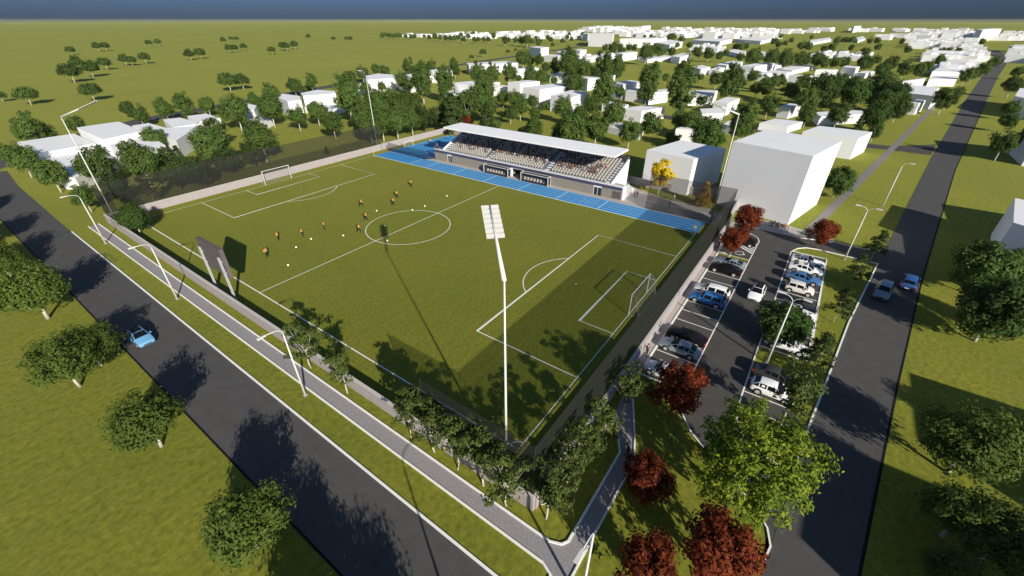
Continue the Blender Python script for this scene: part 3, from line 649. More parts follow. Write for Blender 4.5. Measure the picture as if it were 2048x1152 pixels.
# far notable blocks
H(1226, 69.5, 94.5, [(1178, 68.5), (1229, 66)], 'largest far white block, at the far bend of the back road', 'largest far block', cat='building', name='white_block')
H(1176, 68, 82, [(1165, 67), (1180, 66.5)], 'narrow white block touching the left of the largest far block', 'narrow far block', cat='building', name='white_block')
H(1283, 53, 63, [(1280, 52), (1302, 51)], 'tall white block on the skyline of the far town centre', 'skyline block', cat='building', name='white_block')
H(1709, 53, 65.5, [(1705, 52.5), (1723, 51.7)], 'white tower on the skyline right of the town', 'skyline tower', cat='building', name='white_tower')
H(1966, 60, 84, [(1953, 58.5), (2004, 57.5)], 'broad white block with a shaded left side near the right horizon', 'broad far block', cat='building', name='white_block')
H(1300, 78, 96, [(1240, 77), (1334, 75.5)], 'long white hall in the far town behind a row of trees', 'long far hall', cat='building', name='white_hall')
H(1340, 90, 103, [(1312, 85), (1366, 83)], 'white hall with a bright end in the far town', 'bright ended hall', cat='building', name='white_hall')
H(1440, 83, 92, [(1384, 80), (1465, 78)], 'long white hall among the far houses', 'hall among the far houses', cat='building', name='white_hall')
H(1522, 82, 89, [(1470, 78), (1545, 77)], 'wide white hall at the edge of the far meadow', 'hall by the far meadow', cat='building', name='white_hall')
H(1620, 86, 91, [(1622, 80), (1663, 79)], 'lone pale hall in the far meadow', 'lone hall in the far meadow', cat='building', name='white_hall')
H(1716, 82, 86, [(1713, 75.5), (1731, 77)], 'small pale hall beside far trees on the meadow', 'small pale hall', cat='building', name='white_hall')
H(1480, 108, 116, [(1455, 102), (1493, 103)], 'white house with a shaded left face above the middle row', 'house above the middle row')
H(1530, 113, 118, [(1502, 104), (1534, 105)], 'small white house hidden behind round trees above the middle row', 'hidden house above the middle row')
# procedural town: boxes aligned with the main road, kept off the roads and the meadows
TOWN = []
def town(quad, n, hmin, hmax, smin, smax, seed, group, label, ang=-0.15):
    rnd = random.Random(seed); q = [at(*p) for p in quad]
    cells = []
    nx_ = max(1, int(math.sqrt(n*1.6))); ny_ = max(1, round(n/nx_))
    for i in range(nx_):
        for j in range(ny_):
            u = (i+.5+rnd.uniform(-.3, .3))/nx_; v = (j+.5+rnd.uniform(-.3, .3))/ny_
            # interpolate in the photo so that near and far rows read evenly, then drop to the ground
            ax = quad[0][0]*(1-u)+quad[1][0]*u; ay = quad[0][1]*(1-u)+quad[1][1]*u
            bx = quad[3][0]*(1-u)+quad[2][0]*u; by = quad[3][1]*(1-u)+quad[2][1]*u
            g = at(ax*(1-v)+bx*v, ay*(1-v)+by*v); cells.append(g)
    for g in cells:
        a = ang+rnd.uniform(-.12, .12); sx = rnd.uniform(smin, smax)*rnd.choice((.8, 1, 1.7)); sy = rnd.uniform(smin, smax); h = rnd.uniform(hmin, hmax)
        k = rnd.random()
        if k < .55: poly = [(-sx, -sy), (sx, -sy), (sx, sy), (-sx, sy)]
        elif k < .8: poly = [(-sx, -sy), (sx, -sy), (sx, sy*.2), (sx*.1, sy*.2), (sx*.1, sy), (-sx, sy)]
        else: poly = [(-sx, -sy*.4), (-sx*.2, -sy*.4), (-sx*.2, -sy), (sx, -sy), (sx, sy), (-sx, sy)]
        top = (-sx*.5, sx*.2, -sy*.35, sy*.35 if k < .55 else 0, h-.01, h+rnd.uniform(1.5, 3)) if rnd.random() < .35 else None
        TOWN.append(((g-CAM).dot(_f)/math.sqrt(sx*(h+sy*.4)), g, a, poly, h, top, group, label))
town([(1060, 78), (1165, 81), (1160, 64), (1080, 64)], 26, 5, 9, 7, 13, 1, 'far houses left of the largest far block', 'small far white house left of the largest far block')
town([(880, 76), (1055, 79), (1075, 65), (905, 69)], 30, 5, 9, 7, 13, 2, 'far houses along the left edge of the town', 'small far white house along the left edge of the town')
town([(805, 74), (880, 75), (890, 70), (810, 71)], 7, 4, 7, 8, 16, 3, 'far houses behind the leftmost row of trees', 'low far white house behind the leftmost row of far trees')
town([(1180, 64.5), (1290, 66), (1290, 57.5), (1160, 59)], 34, 8, 16, 12, 22, 4, 'houses of the far town centre', 'white house of the far town centre on the skyline')
town([(1240, 74), (1380, 77), (1385, 65), (1235, 66)], 40, 6, 11, 8, 15, 5, 'dense far houses right of the largest far block', 'far white house in the dense part right of the largest far block')
town([(1385, 77), (1560, 78), (1545, 58.5), (1310, 58)], 74, 6, 12, 9, 18, 6, 'dense far houses in the middle of the town', 'far white house in the dense middle of the town')
town([(1560, 69), (1640, 67), (1640, 60), (1560, 60)], 8, 6, 10, 12, 22, 7, 'far houses left of the skyline tower', 'low far white house left of the skyline tower')
town([(1640, 63.5), (1830, 65), (1830, 61), (1640, 60.5)], 12, 8, 12, 14, 26, 8, 'far row of houses near the skyline tower', 'low white house in the far row near the skyline tower')
town([(1755, 81), (1865, 80), (1840, 72), (1755, 72)], 9, 6, 10, 8, 14, 9, 'houses of the right far row', 'white house with a shaded side in the right far row')
town([(1820, 76), (1950, 80), (1945, 61), (1830, 62)], 34, 7, 13, 10, 19, 10, 'dense far houses left of the broad far block', 'far white house left of the broad far block')
town([(1820, 99), (1955, 100), (1945, 82), (1815, 84)], 24, 6, 9, 8, 13, 11, 'dense houses of the right town part', 'white house in the dense right part of the town')
town([(1850, 127), (1965, 125), (1960, 103), (1860, 108)], 26, 5, 7.5, 6.5, 9, 12, 'houses of the packed roadside row', 'white house with a flat roof in the packed roadside row')
town([(1875, 150), (1935, 147), (1955, 128), (1870, 132)], 6, 5, 7, 6, 9, 13, 'roadside houses behind the road trees', 'white house with a flat roof behind the road trees')
town([(1930, 82), (2090, 86), (2090, 66), (2010, 66)], 14, 6, 10, 10, 18, 14, 'far houses right of the broad far block', 'far white house right of the broad far block')
town([(2015, 125), (2090, 132), (2090, 96), (2012, 97)], 12, 6, 9, 6, 9, 15, 'houses across the main road at the right edge', 'white house with shaded sides across the main road at the right edge')
town([(1395, 107), (1450, 109), (1445, 96), (1380, 96)], 6, 5, 7, 7, 11, 16, 'houses among the round far trees', 'white house among the round far trees')
town([(1625, 120), (1740, 124), (1740, 112), (1620, 112)], 7, 4.5, 6.5, 6, 10, 17, 'low houses behind the double row of trees', 'low white house behind the double row of trees')
town([(1150, 125), (1235, 128), (1230, 113), (1150, 116)], 4, 4.5, 6.5, 5, 8, 18, 'low houses near the lone white block', 'low white house in the trees near the lone white block')
town([(1200, 214), (1330, 200), (1330, 190), (1195, 196)], 2, 4.5, 6.0, 5, 6, 19, 'houses half hidden above the grandstand', 'low white house half hidden in the trees above the grandstand')
TOWN.sort(key=lambda t: t[0])
NKEEP = 296-sum(1 for o in col.objects if o.name.split('.')[0] == 'white_house')
rest = MB()
for i, (_, g, a, poly, h, top, group, label) in enumerate(TOWN):
    if i < NKEEP:
        mb = MB(); mb.prism(poly, -.02, h)
        if top: mb.box(*top)
        o = mb.build('white_house', M['white']); o.location = (g.x, g.y, 0); o.rotation_euler = (0, 0, a); tag(o, label, 'house', group)
    else:
        c, s_ = math.cos(a), math.sin(a); rest.prism([(g.x+x*c-y*s_, g.y+x*s_+y*c) for x, y in poly], -.02, h)
tag(rest.build('far_houses', M['white']), 'mass of tiny white houses making up the far skyline of the town', 'houses', kind='stuff')
# ---------------------------------------------------------------- trees
def leaf_mat(name, c, c2, trans=0.36):
    m = bpy.data.materials.new(name); m.use_nodes = True; n = m.node_tree.nodes; l = m.node_tree.links; b = n['Principled BSDF']
    b.inputs['Roughness'].default_value = 0.7; b.inputs['Specular IOR Level'].default_value = 0.15
    g = n.new('ShaderNodeNewGeometry'); oi = n.new('ShaderNodeObjectInfo')
    r = n.new('ShaderNodeValToRGB'); e = r.color_ramp.elements; e[0].color = (*c, 1); e[1].color = (*c2, 1); l.new(g.outputs['Random Per Island'], r.inputs[0])
    h = n.new('ShaderNodeHueSaturation'); l.new(r.outputs[0], h.inputs['Color'])
    mp = n.new('ShaderNodeMapRange'); mp.inputs['To Min'].default_value = 0.80; mp.inputs['To Max'].default_value = 1.25; l.new(oi.outputs['Random'], mp.inputs[0]); l.new(mp.outputs[0], h.inputs['Value'])
    l.new(h.outputs[0], b.inputs['Base Color'])
    tr = n.new('ShaderNodeBsdfTranslucent'); l.new(h.outputs[0], tr.inputs['Color']); ms = n.new('ShaderNodeMixShader'); ms.inputs[0].default_value = trans
    l.new(b.outputs[0], ms.inputs[1]); l.new(tr.outputs[0], ms.inputs[2]); l.new(ms.outputs[0], n['Material Output'].inputs[0])
    return m
LM = {'green': leaf_mat('green_leaves', (0.062, 0.112, 0.024), (0.105, 0.160, 0.036)),
      'field': leaf_mat('field_leaves', (0.050, 0.095, 0.022), (0.085, 0.135, 0.032)),
      'broad': leaf_mat('broad_leaves', (0.064, 0.108, 0.018), (0.118, 0.158, 0.030)),
      'dark': leaf_mat('dark_leaves', (0.032, 0.060, 0.016), (0.060, 0.095, 0.024)),
      'red': leaf_mat('red_leaves', (0.095, 0.018, 0.008), (0.235, 0.048, 0.016)),
      'lime': leaf_mat('lime_leaves', (0.060, 0.130, 0.012), (0.300, 0.360, 0.030), 0.32),
      'birch': leaf_mat('birch_leaves', (0.045, 0.075, 0.018), (0.120, 0.150, 0.034)),
      'yellow': leaf_mat('yellow_leaves', (0.62, 0.44, 0.014), (0.80, 0.62, 0.04), 0.35),
      'amber': leaf_mat('amber_leaves', (0.23, 0.14, 0.015), (0.36, 0.23, 0.03)),
      'linden': leaf_mat('linden_leaves', (0.042, 0.085, 0.019), (0.080, 0.138, 0.030))}
def leaf(v, f, p, nrm, s, rnd):
    a = nrm.orthogonal().normalized(); b = nrm.cross(a); t = rnd.uniform(0, 6.283)
    a, b = a*math.cos(t)+b*math.sin(t), b*math.cos(t)-a*math.sin(t)
    k = len(v); w_ = s*rnd.uniform(.32, .5); l_ = s*rnd.uniform(.6, 1.0); bend = nrm*s*rnd.uniform(-.15, .15)
    v += [p-a*l_, p-b*w_+bend, p+a*l_, p+b*w_+bend]; f.append((k, k+1, k+2, k+3))
def crown_mesh(rnd, centres, leaves, ls, flat=0.0, up=0.4):
    v = []; f = []
    for c, cr, out in centres:
        for _ in range(leaves):
            d = Vector((rnd.gauss(0, 1), rnd.gauss(0, 1), rnd.gauss(0, 1)*(1-flat))); d.normalize()
            rr_ = cr*rnd.random()**0.45
            p = c+Vector((d.x*rr_, d.y*rr_, d.z*rr_*(1-flat)))
            nr = (d*0.8+out*0.7+Vector((rnd.gauss(0, .5), rnd.gauss(0, .5), rnd.gauss(0, .5)+up))).normalized()
            leaf(v, f, p, nr, ls*rnd.uniform(.7, 1.35), rnd)
    return v, f
def tree_proto(kind, seed, Ht, Wd, c0, leaves, nclus, ls, lm, bark='bark', shape='ell', clr=None, tr=0.16, flat=0.0, shell=0.5, skew=0.0, lobe=1.0):
    "c0 = height where the crown starts; returns meshes (trunk, crown)"
    rnd = random.Random(seed); cz = (Ht+c0)/2; rz_ = (Ht-c0)/2; rx = Wd/2; C = []
    clr = clr or Wd*0.15
    lob = [(Vector((rnd.gauss(0, 1), rnd.gauss(0, 1), rnd.gauss(0, .8))).normalized(), rnd.uniform(-.30, .22)*lobe) for _ in range(9)]
    tries = 0
    while len(C) < nclus and tries < 6000:
        tries += 1
        d = Vector((rnd.gauss(0, 1), rnd.gauss(0, 1), rnd.gauss(0, 1))).normalized(); q = (shell+(1-shell)*rnd.random()) if rnd.random() < .8 else rnd.random()
        k = 1+sum(a*max(0, d.dot(x)-.55)*2 for x, a in lob)
        if shape == 'cone':
            t = rnd.random()**1.25; ang = rnd.uniform(0, 6.283); rad = rx*(1-t)**0.85*(0.35+0.65*rnd.random()**.5)*(1+.25*math.sin(ang*3+seed))
            p = Vector((math.cos(ang)*rad, math.sin(ang)*rad, c0+t*(Ht-c0)*.95)); o = Vector((math.cos(ang), math.sin(ang), .3))
        elif shape == 'dome':
            if d.z < -.35: d.z *= .3; d.normalize()
            p = Vector((d.x*rx*q*k, d.y*rx*q*k, cz-rz_*.35+d.z*rz_*(1.3 if d.z > 0 else .65)*q*k)); o = d
        else:
            p = Vector((d.x*rx*q*k, d.y*rx*q*k, cz+d.z*rz_*q*k)); o = d
        p.x += skew*(p.z-c0)
        mn = clr*0.55
        if any((p-c[0]).length < mn for c in C): continue
        C.append((p, clr*rnd.uniform(.7, 1.25), o))
    v, f = crown_mesh(rnd, C, leaves, ls, flat)
    me = bpy.data.meshes.new('crown'); me.from_pydata([tuple(x) for x in v], [], f); me.materials.append(LM[lm]); me.update()
    tb = MB(); top = Vector((rnd.uniform(-.3, .3), rnd.uniform(-.3, .3), c0+(Ht-c0)*.62)); mid = Vector((rnd.uniform(-.12, .12), rnd.uniform(-.12, .12), c0*.55))
    fork = mid.lerp(top, .35)
    tb.tube([(0, 0, -.1), mid, fork, top], [tr*1.15, tr*.85, tr*.62, tr*.18], 8)
    for c, cr, o in C[::max(1, len(C)//18)]:
        s = mid.lerp(top, min(.95, max(.05, .2+.6*rnd.random()))); s.z = min(s.z, c.z-.1) if c.z > mid.z else s.z
        m_ = s.lerp(c, .5)+Vector((0, 0, -.06*Ht*rnd.random()))
        tb.tube([s, m_, s.lerp(c, .92)], [tr*.34, tr*.22, tr*.08], 5, False)
    o = tb.build('trunk', M[bark], None, True); tme = o.data; bpy.data.objects.remove(o)
    rad = sorted(math.hypot(x[0], x[1]) for x in v); zz = sorted(x[2] for x in v)
    return tme, me, Ht, 2*rad[int(len(rad)*.93)], (zz[int(len(zz)*.03)]+zz[int(len(zz)*.97)])/2, [v[i] for i in range(0, len(v), max(1, len(v)//150))]
P_ = {}
def proto(kind, n, seed, *a, **k): P_[kind] = [tree_proto(kind, seed+i*13, *a, **k) for i in range(n)]
proto('oak', 4, 11, 9.5, 7.6, 2.5, 78, 62, 0.35, 'green', 'pale_bark', tr=.20)
proto('tall', 3, 61, 12.5, 7.4, 2.6, 78, 72, 0.37, 'green', 'pale_bark', tr=.22)
proto('field', 3, 91, 8.0, 8.2, 3.2, 46, 52, 0.50, 'field', 'pale_bark', shape='dome', tr=.20)
proto('dim', 2, 121, 8.5, 7.0, 1.2, 70, 52, 0.34, 'dark', tr=.18)
proto('broad', 3, 141, 9.2, 8.2, 2.6, 74, 110, 0.27, 'broad', 'pale_bark', tr=.24, shape='dome')
proto('maple', 3, 171, 7.0, 5.9, 1.7, 85, 78, 0.24, 'red', 'bark', tr=.15)
proto('lime', 1, 201, 13.5, 13.2, 2.2, 46, 300, 0.27, 'lime', 'pale_bark', tr=.28, clr=.85, lobe=1.7)
proto('birch', 4, 221, 9.0, 4.3, 1.5, 40, 42, 0.23, 'birch', 'pale_bark', tr=.11, flat=.66, shell=.2, lobe=1.5)
proto('young', 3, 251, 8.2, 4.9, 2.5, 38, 46, 0.26, 'dark', 'pale_bark', shape='cone', tr=.07, flat=.55)
proto('ginkgo', 1, 281, 9.2, 5.0, 1.9, 85, 58, 0.30, 'yellow', 'pale_bark', tr=.14)
proto('amber', 1, 291, 6.6, 4.1, 1.0, 80, 54, 0.22, 'amber', shape='cone', tr=.12)
proto('linden', 2, 301, 9.5, 7.6, 1.5, 105, 96, 0.32, 'linden', 'pale_bark', tr=.2)
proto('fir', 2, 311, 9.5, 5.6, 1.0, 60, 54, 0.34, 'dark', shape='cone', tr=.16, flat=.4)
proto('bush', 2, 321, 2.4, 3.2, 0.2, 46, 30, 0.30, 'green', tr=.07)
NAMES = dict(oak='leafy_tree', tall='tall_leafy_tree', field='field_tree', dim='dark_leafy_tree', broad='broad_tree', maple='red_maple_tree', lime='bright_green_tree', birch='birch_tree', young='young_tree', ginkgo='yellow_tree', amber='amber_tree', linden='round_green_tree', fir='dark_conical_tree', bush='bush')
TR = random.Random(5)
TREES = []
def plant(kind, x, y, s, label, group=None, rz=None, pr=None):
    pr = pr or TR.choice(P_[kind]); tme, cme = pr[0], pr[1]
    r = empty(NAMES[kind], (x, y, 0), TR.uniform(0, 6.28) if rz is None else rz); r.scale = (s, s, s)
    for n_, me in (('trunk', tme), ('crown', cme)):
        o = bpy.data.objects.new(n_, me); col.objects.link(o); o.parent = r
    return tag(r, label, 'bush' if kind == 'bush' else 'tree', group)
def solve(pr, rz, cx, cy, wpx):
    "place a tree so that its crown is seen at (cx, cy) with the given width"
    _, _, Ht, Wd, cz, pts = pr; s = 1.0; ox = oy = 0.0; c, sn = math.cos(rz), math.sin(rz)
    for _i in range(14):
        g = at(cx-ox, cy-oy, cz*s); q = [proj((g.x+(p.x*c-p.y*sn)*s, g.y+(p.x*sn+p.y*c)*s, p.z*s)) for p in pts]
        xs = sorted(a[0] for a in q); ys = sorted(a[1] for a in q); n = len(xs); lo, hi = int(n*.008), n-1-int(n*.008)
        ox = .7*ox+.3*((xs[lo]+xs[hi])/2-(cx-ox)); oy = .7*oy+.3*((ys[lo]+ys[hi])/2-(cy-oy)); s *= (wpx/(xs[hi]-xs[lo]))**.7
    return g.x, g.y, s
def tree_h(kind, bx, by, ty, label, group=None):
    g = at(bx, by); lo, hi = 1, 30
    for _i in range(40):
        m = (lo+hi)/2; lo, hi = (m, hi) if proj((g.x, g.y, m))[1] > ty else (lo, m)
    TREES.append((bx, (by+ty)/2, 40)); return plant(kind, g.x, g.y, lo/P_[kind][0][2], label, group)
def tree_c(kind, cx, cy, w_, label, group=None, ymin=None, **k):
    pr = TR.choice(P_[kind]); rz = TR.uniform(0, 6.28); x, y, s = solve(pr, rz, cx, cy, w_)
    if ymin is not None:                       # it grows behind the wall: shrink it until its foot is there
        while y < ymin+P_[kind][0][3]*s*.25 and -6 < x < 107 and w_ > 8: w_ *= .96; x, y, s = solve(pr, rz, cx, cy, w_)
    TREES.append((cx, cy, w_)); return plant(kind, x, y, s, label, group, rz, pr)
def tree_b(kind, bx, by, h, label, group=None, **k):
    g = at(bx, by); Ht = P_[kind][0][2]; return plant(kind, g.x, g.y, h/Ht, label, group, **k)
def tree_w(kind, x, y, h, label, group=None, **k): return plant(kind, x, y, h/P_[kind][0][2], label, group, **k)

# --- near trees, left of the street
tree_c('broad', 52, 572, 150, 'broad green tree with a pale trunk near the left edge, above a touching pair')
tree_c('broad', 186, 684, 112, 'broad green tree left of the street whose trunk stands nearest the blue car')
tree_c('broad', 122, 722, 146, 'broad green tree in front of the tree beside the blue car, left of the street')
tree_c('broad', 288, 840, 132, 'small round tree by the street between the blue car and the bottom left tree')
tree_c('broad', 500, 1040, 162, 'round green tree at the bottom beside the street edge')
tree_w('broad', -23.2, 1.0, 7.4, 'broad green tree below the frame whose shadow falls on the street')
tree_w('broad', -23.5, -8.5, 8.0, 'second broad tree below the frame beside the street')
tree_c('broad', 8, 520, 80, 'green tree cut by the left edge of the picture')
tree_c('broad', 40, 585, 90, 'green tree at the left edge in front of the cut tree')
tree_w('broad', -24.5, 96, 8.5, 'green tree left of the street out of view at the far left')
tree_w('broad', -23.5, 113, 8.5, 'green tree left of the street whose shadow crosses the far street end')
tree_w('broad', -23.5, 135, 8.5, 'green tree beside the far end of the street')
# --- left of the pitch
for a in (('oak', 38, 316, 68, 'leafy tree by the street at the far left, nearer of two'), ('oak', 97, 342, 68, 'leafy tree by the street in front of the lower leftmost house'),
          ('oak', 10, 305, 40, 'leafy tree cut by the left edge above the street'), ('tall', 53, 250, 64, 'big leafy tree left of the leftmost white house, the taller of a pair'), ('oak', 84, 264, 56, 'leafy tree touching the leftmost white house roof'),
          ('oak', 150, 246, 38, 'leafy tree behind the corner of the big house behind the left floodlight'), ('oak', 189, 322, 82, 'large leafy tree right of the lower leftmost house'), ('oak', 163, 390, 52, 'leafy tree behind the first street lamp'),
          ('tall', 276, 316, 80, 'large leafy tree behind the left part of the far net'), ('oak', 306, 274, 52, 'leafy tree in front of the annex behind the left floodlight'), ('oak', 322, 312, 44, 'leafy tree right of the large tree behind the far net'),
          ('linden', 264, 432, 66, 'dense round tree at the street corner of the pitch wall'), ('birch', 291, 372, 76, 'birch with pale stems behind the left end of the far wall'), ('dim', 228, 375, 58, 'dark tree behind the net at the left corner'),
          ('dim', 347, 343, 60, 'dark tree behind the far net left of the goal'), ('dim', 399, 338, 58, 'dark tree behind the far net just left of the goal'), ('dim', 452, 318, 52, 'dark tree behind the far net above the goal'), ('dim', 505, 305, 48, 'dark tree behind the far net right above the goal'),
          ('fir', 361, 315, 32, 'slim conical tree in front of the wide white house left of the far goal'), ('oak', 416, 286, 74, 'large leafy tree above the far goal, left of the grass gap'), ('oak', 425, 258, 52, 'leafy tree behind the large tree above the far goal'),
          ('oak', 462, 217, 58, 'leafy tree in front of the narrow white house'), ('oak', 520, 270, 62, 'round leafy tree above the right post of the far goal'), ('oak', 540, 214, 48, 'leafy tree with a bare trunk in front of the low shed'),
          ('oak', 593, 231, 38, 'round tree on the lawn in front of the tall white house'), ('oak', 636, 221, 38, 'leafy tree in front of the low wing above the far net'), ('oak', 662, 241, 42, 'round leafy tree at the edge of the far net'),
          ('fir', 653, 300, 9, 'tiny dark fir just behind the far wall'),
          ('oak', 253, 214, 30, 'leafy tree by the back road behind the big house, left of a pair'), ('oak', 278, 228, 42, 'leafy tree by the back road behind the big house, right of a pair'), ('oak', 328, 214, 40, 'leafy tree by the back road behind the notched white house'),
          ('tall', 366, 209, 38, 'taller leafy tree by the back road behind the notched white house'), ('oak', 413, 209, 30, 'leafy tree by the back road behind the half hidden white house'), ('oak', 508, 197, 24, 'leafy tree by the back road behind the narrow white house'),
          ('tall', 542, 184, 34, 'tall leafy tree by the back road left of the tall white house'), ('oak', 588, 170, 28, 'leafy tree by the back road behind the tall white house'), ('bush', 612, 177, 16, 'bush by the back road between two trees above the far net'), ('tall', 624, 162, 22, 'leafy tree by the back road behind the wide white house above the far net')):
    tree_c(*a, ymin=None if 'street corner' in a[4] else 110.5)
# --- meadow on the left
fld = [(51, 185, 44, 'field tree alone at the left, nearer the left edge'), (180, 177, 38, 'field tree on the meadow behind the tip of the left floodlight'), (138, 139, 42, 'largest field tree of the cluster at the left'), (152, 121, 28, 'field tree at the back of the cluster at the left'), (178, 131, 34, 'field tree at the right of the cluster at the left'),
       (208, 123, 26, 'field tree just right of the cluster at the left'), (248, 115, 22, 'left field tree of a touching pair in the middle distance'), (261, 118, 20, 'right field tree of a touching pair in the middle distance'), (288, 112, 21, 'field tree right of the touching pair'), (140, 98, 18, 'small field tree alone behind the cluster at the left'),
       (193, 90, 17, 'left tree of a far pair on the meadow'), (209, 90, 18, 'right tree of a far pair on the meadow'), (297, 84, 13, 'left tree of a far pair right of the middle'), (315, 82, 13, 'right tree of a far pair right of the middle'), (377, 105, 18, 'left tree of two spaced field trees'), (399, 103, 20, 'right tree of two spaced field trees'),
       (446, 78, 11, None), (462, 76, 9, None), (473, 76, 9, None), (458, 94, 14, 'left tree of a close pair on the far meadow'), (468, 94, 14, 'right tree of a close pair on the far meadow'), (486, 91, 13, 'field tree right of the close pair'), (543, 98, 14, 'field tree alone left of the far cluster'), (564, 89, 14, None), (571, 90, 13, None), (588, 87, 12, 'field tree right of the far cluster'),
       (616, 71, 8, None), (667, 76, 8, None), (693, 76, 8, None), (700, 76, 8, None), (453, 157, 29, 'left tree of the nearest pair on the meadow'), (480, 157, 29, 'right tree of the nearest pair on the meadow'), (0, 189, 24, 'field tree cut by the left edge of the picture')]
for cx, cy, w_, lb in fld: tree_c('field', cx, cy, w_*1.16, lb or 'tiny field tree far out on the meadow', 'trees scattered on the meadow')
# --- trees behind the far corner, the court and the grandstand
for a in (('oak', 745, 289, 226, 'leafy tree of the grove just left of the far floodlight pole'), ('oak', 768, 284, 216, 'leafy tree of the grove right behind the far wall by the floodlight'), ('oak', 797, 279, 212, 'leafy tree of the grove behind the far wall, left of the court goal'), ('oak', 826, 272, 214, 'leafy tree of the grove behind the middle of the court wall'), ('dim', 853, 265, 212, 'dark tree of the grove behind the court wall'), ('dim', 876, 258, 214, 'dark tree behind the far corner of the blue court'),
          ('tall', 732, 268, 196, 'tall tree at the left end of the grove'), ('tall', 766, 258, 188, 'tall tree in the middle row of the grove, left'), ('tall', 800, 252, 186, 'tall tree in the middle row of the grove, centre'), ('tall', 832, 246, 188, 'tall tree in the middle row of the grove, right'), ('oak', 752, 240, 178, 'tree at the back of the grove, left'), ('oak', 786, 236, 176, 'tree at the back of the grove, centre'), ('oak', 818, 232, 180, 'tree at the back of the grove, right')):
    tree_h(*a)
